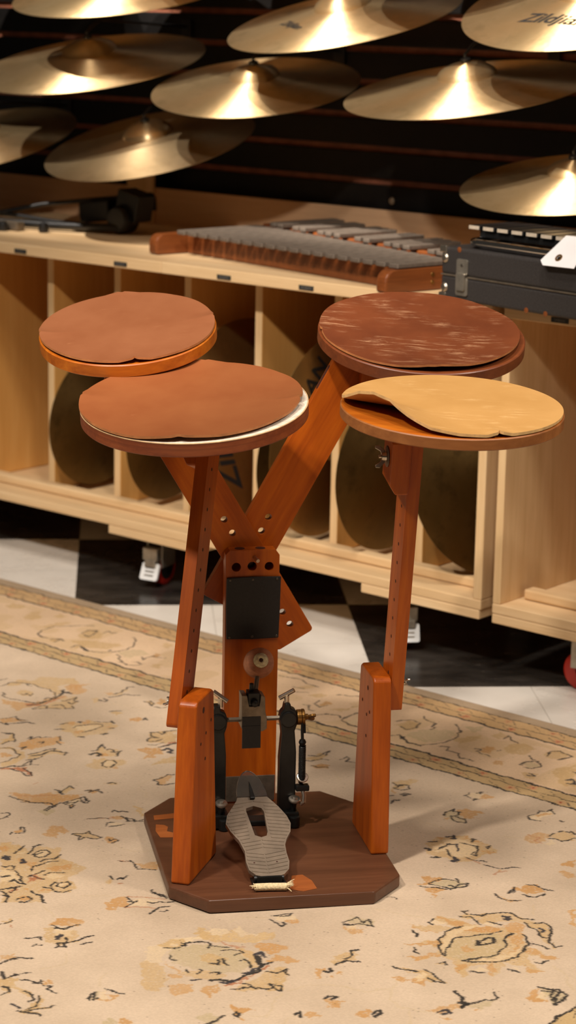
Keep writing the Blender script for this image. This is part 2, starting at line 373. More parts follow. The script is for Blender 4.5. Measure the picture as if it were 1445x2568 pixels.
# ---- rug
RUGDATA = """ft3:634,1464 634,1494 664,1500 679,1479 663,1459
ft3:737,1428 713,1477 723,1486 770,1446 759,1422
ft3:771,1483 773,1503 793,1504 799,1482 790,1472
ft3:816,1395 818,1438 823,1470 842,1467 836,1421
lk3.5:891,1488 869,1471 854,1448 837,1426 831,1410 836,1387 849,1362 874,1351 894,1357 910,1368 925,1364
lk6:849,1362 860,1357 877,1351
ft3:899,1349 902,1364 916,1365 922,1341
lk2:901,1350 904,1362 914,1363 920,1343
ft3:913,1421 900,1463 928,1469 967,1434 959,1413 933,1408
lk3:910,1431 905,1454 917,1458 919,1467 936,1443 941,1422 924,1425
lk3:942,1463 940,1481 954,1474 962,1485
lk4:985,1361 998,1354 1014,1350 1033,1353 1048,1364 1057,1381 1062,1406 1059,1432 1047,1452 1014,1486
lk8:985,1361 1000,1349 1015,1349
lk6:1044,1379 1046,1387
lk2.5:970,1339 965,1354 975,1363 988,1357
ft3:973,1336 969,1358 987,1355 986,1342
lk3:1075,1371 1095,1365 1095,1353 1122,1342 1114,1334
lk3:1124,1393 1139,1383 1135,1398 1134,1415 1152,1414 1165,1420
fo3:1132,1413 1132,1432 1147,1427 1147,1409
lk3:1120,1340 1141,1333 1154,1342 1160,1361
lk2:1131,1357 1142,1361 1154,1360
ft3:1179,1360 1181,1380 1199,1380 1200,1356
ft3:1094,1478 1091,1501 1110,1500 1119,1476
fg3:1062,1384 1083,1429 1124,1418 1109,1366
ft3:931,1373 962,1402 1013,1426 1041,1427 1038,1386 1004,1360
ft3:1066,1069 1056,1116 1081,1129 1076,1159 1101,1177 1131,1200 1158,1180 1145,1144 1161,1115 1124,1113 1083,1108 1075,1078
fo3:1158,1145 1150,1166 1176,1191 1179,1166 1208,1159 1208,1131 1191,1120
fo3:1156,1154 1161,1170 1175,1173 1184,1148 1180,1138
fo3:1122,1011 1146,1012 1177,1026 1188,1052 1187,1083 1193,1111 1206,1102 1207,1070 1205,1036 1194,1004 1200,978 1176,987 1139,995
fr3:1174,1022 1202,1039 1196,1081 1198,1110 1204,1084 1206,1035 1187,1016
lk3:1059,1062 1061,1081 1059,1094 1067,1098 1083,1108 1102,1103
lk3:1083,1108 1097,1115 1116,1111 1129,1112 1147,1112 1164,1106
lk3:1093,1038 1108,1031 1107,1024 1131,1019 1144,1027 1162,1027 1173,1029
lk8:1170,1026 1183,1034 1194,1047 1194,1066 1194,1080
lk4:1186,1016 1194,1036 1196,1054
lk10:1168,1121 1181,1120 1194,1124
lk7:1166,1131 1182,1112 1196,1081
lk8:1178,1109 1184,1127
ft3:1155,1120 1163,1127 1180,1110 1188,1085 1169,1100
lk3:1165,1107 1184,1092 1191,1076 1181,1072 1181,1062
ft3:1208,1012 1209,1039 1213,1065 1204,1100 1216,1117 1241,1092 1264,1060 1243,1040 1222,1020
lk3:1212,1080 1222,1083 1220,1099 1218,1114 1232,1094 1239,1095 1244,1078 1229,1080
lk3:1207,1011 1208,1023 1208,1036 1219,1039 1231,1028
lk4:1224,1048 1231,1061 1255,1051 1265,1061 1253,1071
lk2.5:1211,1010 1223,1023 1235,1037 1248,1045
ft3:1112,1057 1109,1076 1139,1082 1153,1062 1141,1046
lk3:1128,1055 1136,1057 1130,1068 1148,1060 1142,1074
lk3:1035,1085 1034,1095 1033,1106
fo3:1212,922 1219,944 1238,946 1251,953 1246,928 1227,908
lk5:1227,908 1238,911 1249,923 1260,941 1275,950
lk5:1239,910 1247,909 1236,916
lk3:1208,925 1219,938 1222,954 1235,944 1251,953
lk3:1234,943 1256,942 1268,947
fo3:1239,1172 1241,1185 1255,1181 1256,1166
ft3:1246,1124 1250,1138 1270,1125 1271,1110
ft3:1260,1169 1247,1224 1263,1201 1269,1173
lk3.5:1264,1158 1269,1173 1272,1192 1288,1200 1299,1210
lk3.5:1257,1179 1258,1196 1251,1217 1245,1226 1253,1236
lk6:1265,1131 1274,1134 1274,1145 1262,1144
ft3:1330,1188 1335,1197 1354,1188 1358,1176
lk4:1329,1186 1338,1189 1358,1176 1351,1191 1333,1196
fo3:1352,1197 1346,1224 1366,1211 1371,1188
lk3.5:1367,1174 1379,1180 1385,1191
ft3:1331,1097 1336,1109 1351,1111 1351,1084
lk4:1329,1096 1333,1106 1340,1116
fo3:1384,1090 1387,1108 1404,1104 1400,1085
lk5:1407,1101 1404,1114 1412,1111 1405,1107
ft3:1317,975 1313,1002 1340,1008 1337,1030 1362,1039 1374,1054 1399,1042 1402,1026 1416,999 1398,977 1388,948 1369,954 1338,955
fc3:1343,985 1355,1006 1374,1024 1385,1009 1378,983 1362,973
fo3:1318,996 1322,1006 1339,996 1337,984
fo3:1332,1015 1336,1029 1354,1020 1346,1008
fo3:1358,964 1367,982 1380,975 1375,960
fo3:1388,1023 1392,1036 1403,1031
lk3:1349,980 1346,992 1352,1009 1360,1021 1373,1028 1382,1026 1382,1016 1381,994 1379,973
lk5:1329,951 1339,963 1333,960
lk5:1314,981 1321,991
lk6:1329,1009 1334,1017 1336,1008
lk3:1352,1029 1356,1038 1368,1044
lk6:1370,1051 1381,1051 1368,1056
lk6:1398,1023 1404,1030
lk6:1408,993 1413,1003 1415,993
lk6:1390,952 1397,961 1398,954
ft3:1301,840 1300,860 1285,880 1294,883 1322,861 1316,845 1316,826
lk4:1274,872 1284,878 1293,882 1316,864 1324,853 1312,849 1317,832
fo3:1341,850 1334,882 1345,902 1365,931 1393,908 1384,881 1378,846 1363,832
lk4:1327,885 1327,895 1336,883 1335,902 1344,901 1347,914 1353,917
lk4:1362,928 1363,934 1374,920 1382,917 1381,907 1397,898
lk5:1358,881 1364,891 1367,879
lk6:1357,841 1360,848 1366,835
ft3:1327,817 1346,830 1368,828 1390,820 1410,792 1411,757 1407,743 1392,757 1393,786 1382,812 1350,820 1337,807
lk3.5:1332,812 1341,822 1355,825 1373,814 1383,814 1391,797 1388,788 1393,777 1392,766 1391,758
fo3:1352,793 1362,803 1377,798 1374,782
ft3:1395,824 1399,852 1408,874 1441,877 1445,867 1418,855 1421,821 1413,804
lk5:1395,824 1399,842 1399,867 1405,877 1414,866 1426,873 1440,878 1444,866
lk6:1404,819 1412,836 1409,857 1408,865
lk4:1414,800 1423,813 1419,833
fr3:1411,739 1422,753 1436,771 1466,763 1478,752 1452,755 1433,749 1415,735
lk4:1412,738 1417,758 1427,772 1423,795 1424,806 1436,789 1447,800
lk4:1427,749 1448,751 1472,747 1476,755 1460,763 1438,769
lk7:1417,758 1431,775 1431,784
ft3:1474,908 1456,939 1474,937 1479,951 1505,947 1514,928 1502,912 1492,902
fo3:1487,911 1486,925 1501,920 1498,903
lk12:1476,901 1479,913 1491,910 1491,901
lk4:1462,912 1467,921 1456,939 1449,952 1470,938
lk4:1475,938 1476,948 1494,937 1490,933
lk4:1498,936 1501,944 1500,952 1508,936 1516,925
ft3:1512,852 1498,884 1505,896 1519,904 1534,918 1558,913 1552,890 1549,864 1535,847
fc3:1523,881 1520,897 1533,899 1546,884 1541,870
lk4.5:1530,873 1522,881 1519,895 1526,904 1540,897 1544,882 1547,876
lk4:1532,871 1543,870
fo3:1547,876 1557,885 1569,876 1556,870
ft3:1501,1020 1468,1058 1477,1076 1494,1102 1538,1055 1521,1030
lk4:1493,1102 1484,1083 1490,1069 1478,1072 1467,1062 1482,1047 1500,1049 1486,1040 1497,1021 1509,1032 1511,1050
lk3:1509,1009 1521,1020 1525,1038
fr3:1534,1023 1533,1041 1537,1055 1544,1047 1541,1029
lk9:1536,1015 1539,1027 1544,1047
ln11:1552,1006 1552,1020 1566,1015 1565,1004 1576,1005
fo3:1514,974 1520,995 1540,1013 1564,994 1557,973 1570,971 1556,944 1548,969
ft3:1588,933 1583,965 1586,1005 1618,970 1603,947
fo3:1654,887 1646,911 1654,922 1676,882 1671,872
lk4.5:1655,924 1646,920 1649,905 1650,888 1650,879 1660,880 1667,869 1678,874 1680,885 1685,894
lk4:1601,815 1603,823 1611,821
ft3:1598,809 1601,824 1622,822 1611,812
lr4:1512,735 1512,726
lk4:1554,732 1568,733 1582,725 1572,737 1561,760 1575,759
fg3:1566,735 1560,755 1570,760 1579,730
lk9:1571,731 1584,726
lk4:1599,762 1605,772 1608,762 1611,778 1611,784 1617,775 1629,773
fo3:1602,765 1608,775 1621,774 1616,761
lv4:1277,1080 1287,1101 1298,1130 1319,1144 1346,1151 1360,1157
lv4:1649,839 1645,852 1642,876 1644,886
lv4:1653,834 1680,825 1701,809
fo3:1506,669 1525,678 1547,690 1566,713 1587,723 1608,744 1623,724 1610,695 1614,674 1592,670 1562,658 1532,660
ft3:1568,723 1565,763 1577,757 1585,731
lk4:1525,657 1542,656 1561,662 1573,660 1586,671 1602,679 1615,675 1614,662 1617,648 1622,651 1617,673 1612,684 1611,696
lk3:1560,652 1568,664 1560,660
fc3:1617,694 1614,715 1622,731 1632,720 1634,701
lk4:1615,696 1615,708 1617,718 1622,731 1632,724 1626,718 1634,701 1629,696 1621,693 1619,704 1628,712
lk5:1619,733 1622,740 1632,733 1641,733 1645,723 1638,721 1634,730
lk4:1629,696 1643,685 1637,702
fo3:1631,695 1635,702 1642,688
lr2.5:1525,670 1536,671 1547,678 1557,683
lr2.5:1557,687 1562,696 1573,706 1583,712
fg3:1605,641 1619,662 1634,656 1636,629
lk4:1573,591 1580,601 1592,593 1594,583 1599,583 1592,573
fo3:1719,700 1728,720 1741,716 1736,700
lr4:1697,671 1706,683 1723,695 1725,705
lk3:1697,671 1708,687 1724,695
lk5:1730,718 1742,718 1753,719 1765,715 1768,730
lk4:1741,716 1754,709 1760,718 1774,724
lk5:1706,719 1702,728 1715,728 1714,735 1722,737
fc3:1738,678 1740,687 1756,695 1756,680
lk3.5:1743,671 1736,680 1738,687
lk3.5:1751,674 1757,682 1759,696
ft3:1760,738 1707,769 1723,768 1744,755
fo3:1692,580 1678,606 1692,619 1715,602 1712,591 1718,574 1706,571
lk5:1658,537 1654,545
lk4:1662,545 1668,554 1662,567 1653,571 1645,568 1654,562
fo3:1651,550 1650,564 1664,562 1662,548
ft3:1730,604 1736,630 1750,627 1773,625 1754,600
lk4:1729,605 1736,615 1742,624 1739,632 1750,627 1764,628 1775,626 1772,617 1756,610 1755,597 1753,593 1745,607 1732,604
fo3:1781,629 1784,640 1803,638 1806,626 1797,618
lk4:1788,628 1796,625 1794,633 1795,638
lk5:1803,623 1805,633 1800,639
lv4:1809,621 1829,614 1852,620 1874,641
ft3:1671,500 1695,515 1725,506 1731,533 1761,546 1789,522 1822,523 1851,522 1854,497 1857,472 1891,455 1899,436 1876,421 1870,396 1894,383 1847,340
fo3:1684,489 1688,501 1705,494 1705,480 1704,471
fo3:1736,479 1748,484 1785,460 1765,463
fo3:1767,472 1772,488 1794,455
fr3:1810,428 1807,463 1816,447 1831,444 1822,422
fr3:1829,371 1822,401 1835,376
fo3:1805,479 1810,501 1822,523 1832,497 1820,475
fo3:1832,394 1832,408 1846,397
fo3:1856,416 1873,425 1863,402
fc3:1725,484 1724,501 1734,489
fc3:1744,501 1743,519 1762,526 1768,506 1758,496
fc3:1824,455 1826,475 1846,472 1842,454
fc3:1750,428 1763,433 1783,430 1818,415 1816,407 1803,401 1788,394
fc3:1781,485 1783,505 1795,505 1791,487
fc3:1858,439 1860,453 1872,458 1876,438
lk4:1725,484 1710,514 1719,500 1708,519
lk4:1738,496 1731,511 1723,526 1725,539
lk4:1745,499 1741,513 1744,520 1750,526 1765,524 1769,510 1764,499 1756,498 1746,500 1751,508 1753,517
lk4:1775,491 1777,503 1785,514 1780,532
lk5:1795,456 1782,468 1784,477 1785,489 1796,510
ln12:1720,464 1721,469 1732,461 1724,461
ln12:1749,477 1758,471 1762,464
lk3:1743,435 1754,440 1758,450 1768,438 1763,433
lk3:1774,436 1797,430 1808,419 1822,412
lk7:1798,403 1801,413 1813,410 1822,412
lk12:1777,411 1783,417
lk4:1807,432 1808,454 1809,469
lk4:1810,439 1826,443 1831,444
lk3.5:1822,457 1821,469 1835,483
lk4.5:1854,421 1863,429 1878,423 1889,430 1892,443
lk4:1859,432 1854,448 1861,452 1865,462 1877,456 1879,440 1866,439 1862,449
lk5:1812,372 1815,382 1823,392 1822,401 1833,375 1826,374
lk5:1851,398 1869,394 1878,396 1891,386
lk5:1817,367 1840,361 1852,345
fo3:1855,368 1856,383 1873,385 1874,366
fo3:1915,502 1916,509 1922,505 1920,500
fr3:1929,511 1931,516 1937,515 1933,508
lk5:1900,522 1911,515
lk5:1915,519 1914,528 1922,528 1917,539
ft3:1909,500 1908,512 1921,507 1921,496
lk3.5:1862,575 1872,576 1877,586 1888,585 1898,576 1911,571 1920,578 1935,588
fo3:1888,585 1907,589 1907,617 1933,591 1911,574
lr4:1864,576 1877,582
lk4:1980,527 1986,520 1999,518 2008,523 2019,517
lv4:1919,441 1942,459 1959,468
fo3:1968,442 1959,465 1969,481 1983,472 1994,452 1993,431 1982,431
lk4:1972,480 1994,472 1997,452
lk6:1986,469 1992,474 1995,480
lr3:1972,483 1994,500 2020,514
lr3:1997,452 2020,474 2040,481
lk5:2010,487 2020,490 2023,499 2030,503 2036,515
lk4:1993,516 2004,520 2016,518
lk5:2040,458 2039,471 2038,486 2043,498
lk4:2049,476 2055,478 2054,488
fc3:1984,471 2000,495 2021,501 2017,477 2000,461
lk4:1859,361 1862,374 1865,384 1877,378 1878,365 1868,360
lk5:1870,396 1878,396 1890,383 1899,384
lk5:1831,359 1842,360 1851,347
fo3:1861,367 1869,384 1879,377 1873,364
ft3:1903,288 1905,307 1914,304 1912,290
lk3:1911,281 1911,296 1912,306
fr3:1922,290 1927,295 1929,289
fo3:1961,325 1955,353 1972,372 1992,374 1995,357 1981,347 1970,331
ft3:1991,295 1965,322 1972,329 1987,311 1998,341 2019,334 2025,315 2033,328 2030,300 2022,286 2002,287
fc3:1975,326 1989,345 2010,326 2000,310
lk4:1966,330 1979,330 1988,334 1988,348 1995,360
lk8:1978,328 1988,334
ln11:2001,308 2002,316 2008,305
lk6:2012,315 2028,304 2020,291 2028,286 2028,280 2036,293 2027,297
lk4:1972,271 1978,281 1986,294 1991,286
lk5:1998,263 1998,270
lk5:2004,271 2006,275
lk5:2029,305 2032,324 2031,336 2036,347
lk4:2045,314 2045,322 2049,331
lv4:1934,360 1944,356 1902,377
lv4:2063,215 2071,234 2075,253 2052,278
fo3:1990,208 1997,217 2005,227 2010,215 2003,196
lk5:2008,191 2008,209 2016,222 2030,234
lk7:2029,172 2041,166 2049,161 2049,173 2049,181
lk4:2050,180 2060,198
ft3:2045,158 2049,173 2065,176 2078,154 2108,158 2126,141 2110,144 2083,147 2087,134 2064,140
lk6:2067,143 2073,146 2084,139 2085,126
lk6:2099,152 2113,152 2127,142 2124,134
lk4.5:2070,174 2076,181 2096,182 2091,191 2106,182 2114,187 2119,180 2135,177
fo3:2097,191 2101,203 2111,195 2107,186
ft3:2136,134 2125,157 2126,164 2147,133 2163,148 2152,121 2169,118 2148,106 2138,108
lk5:2137,107 2149,110 2170,117
lk4:2142,117 2145,131 2125,157
lk4:2146,113 2155,129 2163,147
ln8:2115,114 2132,114
fg3:2177,199 2168,216 2171,222 2189,199
lk6:2182,193 2174,207 2173,215 2187,197 2188,203
fo3:2186,202 2206,201 2212,215 2203,229 2191,223 2203,212 2190,206
fc3:2182,209 2171,228 2186,230 2198,213 2195,204
lk5:2175,234 2190,234 2205,239
lv5:2164,232 2147,251 2140,269
fg3:2243,156 2249,172 2264,167 2251,153
fo3:2262,169 2259,182 2276,187 2277,176
fc3:2125,365 2130,416 2147,453 2147,481 2122,486 2150,484 2153,493 2175,493 2164,518 2188,504 2200,509 2225,532 2235,500 2216,475 2190,465 2153,437 2150,380 2170,347 2155,333
ft3:2146,445 2129,478 2153,468 2175,475 2167,506 2195,490 2221,536 2238,516 2224,482 2188,460 2178,447
ft3:2152,330 2169,345 2196,331 2231,294 2232,277 2211,270
fo3:2224,476 2233,491 2273,514 2270,492 2268,469 2243,473
fo3:2276,451 2275,473 2292,485 2315,483 2309,465 2291,455
fo3:2232,296 2236,312 2255,326 2266,308 2262,293 2263,278 2246,290
fo3:2278,313 2272,332 2279,345 2298,338 2294,322 2302,307 2287,315
fo3:2175,351 2187,349 2206,347 2231,338 2214,335 2189,345
ft3:2128,388 2124,405 2135,420 2152,420 2158,408 2154,391 2140,385
fc3:2138,396 2139,406 2149,408 2148,397
lk5:2141,386 2153,392 2157,406 2154,418 2147,418
lk8:2153,411 2157,414
ft3:2218,457 2237,461 2259,455 2278,433 2281,417 2258,428 2256,439 2231,449
ft3:2218,346 2230,363 2249,374 2273,377 2271,362 2249,342 2231,338
fg3:2149,387 2163,426 2200,447 2231,449 2263,432 2280,403 2261,379 2222,362 2182,358
ft3:2196,397 2201,415 2235,420 2245,403 2227,386
lk4:2226,392 2230,398 2238,396 2226,408
lk5:2228,413 2240,405 2248,405
lk4:2152,420 2161,431 2173,439 2183,441 2188,429
lk3:2183,438 2199,441 2207,452
lr5:2188,457 2203,456 2218,457 2224,463
lk4:2208,435 2216,448 2228,453 2236,450 2232,436
lk5:2249,426 2252,435 2266,428 2278,417
lk5:2164,374 2172,365 2182,364
lk6:2213,354 2224,351
lk4:2235,354 2233,365 2227,366
lk5:2248,367 2251,376 2257,372
lk10:2264,349 2272,361 2284,362 2290,377 2289,402 2292,417
ln8:2278,354 2286,357 2290,377
lk13:2259,455 2272,440 2285,433 2293,415
lk10:2282,437 2288,452
ln9:2253,456 2254,467 2269,458
fr3:2287,350 2294,372 2294,409 2288,449 2296,443 2297,411 2300,371 2295,353
ft3:2307,346 2303,374 2306,407 2302,442 2317,453 2328,440 2358,392 2336,378 2329,363
lk5:2304,425 2316,429 2317,449 2323,436 2331,436
lk5:2305,347 2312,363 2318,375 2327,370 2315,378 2306,373
lk5:2326,375 2339,381 2342,390 2331,399 2341,402 2346,406 2358,392 2346,391
ln8:2282,398 2286,408 2284,423
ln6:2242,332 2252,342
fo3:2230,325 2216,319 2204,326 2217,332
fo3:2334,310 2350,315 2365,324 2363,307 2361,294 2347,298
lk8:2356,292 2355,300 2367,299 2367,290 2358,291
fo3:2365,292 2378,292 2380,281
fg3:2327,257 2331,272 2340,268 2351,279 2360,263 2351,245
lk6:2349,247 2353,263 2351,279
lv5:2378,306 2394,318 2387,335 2375,348 2363,386
lv4:2153,515 2149,536 2161,554 2183,571
lv4:2365,396 2372,427 2400,456 2433,468
fo3:2202,574 2210,592 2226,592 2218,571
fc3:2183,578 2199,600 2213,591 2201,573
lk3.5:2180,577 2187,589 2195,602 2201,595 2195,589 2183,580
lk5:2187,564 2203,561 2216,557 2214,567 2206,571
fo3:2422,409 2426,418 2444,423 2445,403 2433,398
lk7:2418,414 2418,424 2427,429 2427,417
fo3:2429,356 2431,372 2445,373 2443,354
lk8:2419,347 2419,359 2429,350
lv4:2425,314 2419,335 2422,347
fo3:2345,475 2352,489 2373,457
fo3:2369,478 2382,478 2388,467
fo3:2375,490 2384,498 2387,491
lk8:2361,480 2367,483 2369,491 2360,492
ft3:2342,511 2338,531 2349,558 2352,567 2369,543 2364,512
lk7:2360,508 2361,529 2377,537
lk5:2355,530 2356,545 2347,560 2351,570
fg3:2272,630 2272,654 2297,665 2315,646 2288,633
lk4:2274,628 2277,643 2279,657 2297,649 2298,663 2315,646 2301,645 2292,644 2292,629 2278,624
fo3:2281,619 2304,625 2313,636 2312,604 2294,611
fc3:2287,624 2294,634 2303,627 2298,614
lk3.5:2265,748 2279,754
lv4:2269,700 2305,705 2353,721
fo3:2277,814 2310,836 2305,810
lk5:2275,817 2292,827 2310,835 2317,851 2328,870
fo3:2305,806 2314,806 2314,797
ft3:2348,688 2364,687 2393,691 2404,709 2414,679 2404,646 2385,633 2431,656 2449,628 2441,605 2419,592 2448,634 2476,630 2500,601 2519,598 2498,635 2518,654 2546,629 2532,674 2558,684 2575,671 2592,690 2568,693 2541,720 2585,742 2558,736 2525,743 2491,773 2460,776 2420,751 2409,757 2365,745 2367,726 2407,728
fo3:2346,691 2364,683 2390,688 2404,693 2372,687
fo3:2385,633 2407,649 2417,674 2426,663 2409,639
fo3:2419,592 2437,602 2451,637 2441,639
fo3:2362,741 2390,743 2411,755 2407,728 2378,736
fo3:2492,608 2508,598 2484,623 2494,636 2500,616
fo3:2518,654 2521,665 2545,628 2535,630
fo3:2555,688 2571,681 2592,690 2575,671
fo3:2527,745 2548,734 2585,742 2570,728 2533,728
fg3:2446,655 2428,692 2449,735 2470,754 2495,730 2514,687 2486,643 2459,637
fc3:2431,656 2411,699 2414,742 2428,755 2425,728 2430,693 2448,649
fo3:2423,726 2432,758 2456,773 2461,758 2444,734
fo3:2483,751 2487,770 2507,757 2523,726 2519,707 2508,735
fc3:2516,689 2519,707 2525,728 2529,701 2511,663 2488,641
fo3:2457,781 2459,803 2479,802 2494,776 2477,768
fo3:2458,674 2459,689 2477,683 2468,668
lk5:2413,740 2406,722 2409,698 2419,668 2434,652 2454,636
lk3.5:2456,638 2443,660 2430,693 2434,707 2446,726 2459,744 2467,767
lk5:2416,673 2429,655 2452,638
lk5:2483,640 2505,657 2518,669 2532,689 2531,719 2522,748 2506,768 2493,775
lk4:2487,646 2498,666 2509,690 2504,708 2500,723 2485,741 2480,768
lk8:2460,710 2464,721 2470,737 2481,718 2469,699 2464,710
lk4:2497,725 2487,735 2482,757
ft3:2388,766 2383,786 2399,780 2413,801 2424,819 2440,830 2461,825 2481,820 2499,832 2522,810 2535,783 2556,768 2563,778 2554,763 2525,781 2498,804 2467,807 2446,796 2427,766 2415,770
lk4.5:2385,791 2379,782 2393,780 2409,790 2420,816 2434,829 2448,826 2461,821 2475,830
lk4:2387,765 2401,773 2416,768 2428,762
ln10:2436,810 2445,814 2445,802 2450,811
lk5:2483,818 2492,830 2506,827 2522,810 2535,783 2555,769 2561,780
ln10:2497,810 2509,809 2507,800
lk4:2471,810 2495,801 2522,786 2532,788
lk3:2522,756 2538,758 2553,757
lk3.5:2429,779 2451,780
fc3:2429,767 2434,780 2453,782 2443,768
fc3:2510,625 2514,643 2527,641 2524,626
lk4:2511,622 2521,622 2532,630
fc3:2367,714 2371,730 2388,730 2378,712
lk4:2365,729 2367,714 2376,710
fc3:2544,664 2553,675 2564,667
lk3.5:2546,662 2565,665
lk4:2565,705 2573,706 2573,723
lk5:2367,675 2374,669 2380,671 2386,661
lk5:2404,631 2412,627 2415,619 2422,619
lk6:2465,613 2466,621 2476,615
ft3:2462,603 2462,621 2474,614
ft3:2422,558 2447,567 2465,580 2509,566 2489,555 2461,562
fo3:2440,528 2448,539 2469,537 2492,533 2483,557 2466,549 2462,524
fc3:2463,553 2467,570 2479,561 2481,541
lk5:2422,558 2434,557 2450,566 2458,566
lk5:2461,578 2475,578 2491,571 2509,565 2497,557 2481,562
lv4:2411,459 2447,468 2462,502 2456,525
lv5:2465,498 2482,473 2506,460 2544,475
lv5:2522,461 2541,446 2551,429
fo3:2476,403 2475,422 2489,425 2495,407
lk7:2496,421 2494,433 2503,428 2502,418
fo3:2541,476 2543,498 2556,510 2558,529 2546,538 2568,524 2563,486
ln8:2558,485 2560,497 2568,497 2566,485
lk7:2536,553 2553,544 2568,531 2572,518
lk5:2568,524 2576,545 2582,560 2589,561 2589,577 2577,587
fg3:2572,525 2578,543 2590,572 2594,535
fo3:2589,523 2591,536 2594,524
lk10:2560,530 2571,530 2570,520
fo3:2566,475 2584,479 2581,469
fo3:2615,601 2612,629 2618,639 2628,613 2647,617 2633,598
fc3:2625,610 2626,632 2640,631 2642,612
fg3:2611,639 2635,654 2659,642 2662,610 2641,625
lk6:2610,640 2623,644 2638,654 2656,646 2661,630 2659,611 2652,629 2643,627 2637,643 2624,634
lk6:2627,647 2645,647 2650,620
lv4:2588,712 2622,699 2636,677 2657,668
lv5:2444,875 2466,847
fo3:2379,866 2403,867 2421,875 2413,864
lk4:2391,887 2394,897 2384,914
lk4.5:2378,869 2388,862 2403,862 2420,876
lk5:2410,899 2421,896 2430,905 2431,925 2434,917
fo3:2386,907 2392,930 2405,942 2428,929 2417,901
lk4:2407,944 2423,937 2432,941
fo3:2495,898 2498,909 2515,884 2527,854
fo3:2520,856 2525,868 2538,849
ft3:1955,1156 1972,1191 1986,1195 1989,1161 1981,1126
lk4:1961,1152 1974,1147 1979,1155 1991,1162 1999,1148 1991,1136 1977,1136 1979,1147
lk6:2007,1115 2009,1124 2017,1128 2012,1115
lk6:2017,1072 2016,1088 2022,1095
fo3:1983,1119 1986,1131 1993,1111
lk4:1996,1100 2000,1106
fc3:2088,1191 2094,1219 2111,1217 2113,1188
fo3:2113,1192 2109,1220 2129,1220 2126,1200
lk3.5:2105,1184 2090,1189 2088,1204
lk4:2098,1213 2101,1226 2104,1216
lk6:2115,1181 2113,1192 2118,1188
fg3:2119,1089 2109,1114 2129,1116 2143,1104 2161,1095 2166,1080 2141,1077
fo3:2125,1121 2124,1138 2145,1140 2162,1139 2156,1116 2168,1115 2157,1100 2140,1109
lk4.5:2120,1087 2113,1105 2115,1124 2121,1113 2131,1119 2138,1104 2132,1094 2128,1095 2143,1079 2155,1077 2156,1083 2166,1084 2157,1100 2147,1095 2134,1095
fo3:2125,1075 2132,1086 2135,1071
lv4:2099,1038 2133,1044 2174,1033
lv4:2175,1068 2213,1067
lv4:2243,1078 2279,1093
lv4:2064,1182 2086,1198
ft3:2172,968 2172,999 2184,1019 2196,1039 2226,1034 2255,1030 2280,1014 2266,993 2273,969 2261,935 2239,937 2220,935 2202,934
fo3:2164,1000 2177,1004 2184,991
fo3:2195,1033 2200,1038 2209,1018
fo3:2226,1034 2238,1029 2228,1024
fo3:2256,1000 2267,1010 2281,1011 2272,995
fc3:2185,996 2201,1018 2236,1020 2260,987 2248,953 2226,955
fc3:2190,961 2195,982 2216,962 2210,948
ln8:2181,1012 2187,1022 2197,1015 2191,1013
lk6:2171,975 2180,985
lk7:2185,947 2193,953 2192,947
lk5:2203,961 2204,970 2205,979 2203,989 2206,992
ln8:2210,995 2220,989 2231,976
lk5:2211,1004 2224,1008 2240,1012 2252,995 2265,980 2254,978 2253,989
lk6:2215,969 2227,957 2237,947
lk6:2216,1033 2221,1034 2224,1024
lk6:2254,1021 2257,1028 2260,1017
lk7:2217,925 2225,935 2218,933
ln10:2243,949 2256,942 2250,933 2251,945
lk4:2256,961 2270,959 2289,969
lr5:2262,955 2276,957 2289,954
lk4:2297,954 2312,957 2323,963 2334,977 2345,985
lr6:2330,936 2331,952 2337,961
fo3:2320,957 2329,961 2331,948
fo3:2268,813 2267,837 2251,852 2277,868 2279,856 2278,833
fg3:2279,835 2282,866 2300,875 2324,876 2319,843 2304,836
lk3.5:2277,836 2277,858 2285,868 2303,871
lk5:2304,850 2316,854 2314,867 2323,879 2326,867
ln6:2302,838 2308,840 2317,838
lk3.5:2279,835 2298,837 2305,841
lk6:2297,880 2308,868
fc3:2228,1175 2222,1191 2238,1235 2250,1221 2248,1177
fo3:2234,1189 2233,1214 2248,1220 2244,1190
lk4:2252,1179 2235,1169 2222,1186 2229,1201 2223,1217 2235,1224 2236,1238 2250,1221
lk8:2274,1201 2281,1202
fo3:2266,1112 2279,1132 2300,1135 2305,1108 2310,1085 2288,1084
ft3:2302,1129 2304,1164 2324,1174 2344,1144 2326,1127
lr3.5:2271,1108 2282,1111 2295,1111 2294,1098 2309,1095
lk5:2305,1120 2318,1128 2330,1127 2334,1142 2339,1152
lk5:2302,1129 2302,1144
lk6:2304,1156 2305,1163
lk6:2311,1166 2317,1164
lk6:2319,1169 2328,1166
fc3:2309,1095 2318,1120 2328,1113 2321,1092
fo3:2388,907 2389,929 2398,945 2418,942 2416,919 2400,904
lk4:2390,886 2388,907 2395,899
lk4:2392,936 2401,944 2416,940 2431,940
fo3:2383,1041 2388,1061 2388,1077 2407,1048
fo3:2395,1015 2412,1024 2428,1016 2424,998
ft3:1770,1409 1775,1447 1804,1441 1812,1399 1793,1398
lk3:1760,1425 1774,1449 1797,1447 1809,1421 1802,1399 1783,1405
lk3.5:1777,1483 1798,1469 1820,1465 1825,1445 1836,1447 1835,1429
fg3:1815,1370 1827,1430 1873,1457 1895,1414 1876,1364
lk4:1821,1362 1842,1347 1874,1343 1885,1364 1898,1392 1895,1430 1879,1463 1853,1488
lk6:1822,1360 1850,1342 1877,1344
lk4:1678,1364 1670,1398 1677,1418
lk5:1682,1359 1706,1348 1729,1350
fc3:1688,1364 1683,1402 1720,1361 1709,1351
ft3:1483,1450 1488,1483 1514,1489 1504,1456
lk3:1410,1493 1436,1499 1467,1501 1483,1488 1514,1489
lk2.5:1476,1453 1502,1459
ft3:1534,1427 1542,1461 1562,1462 1563,1436
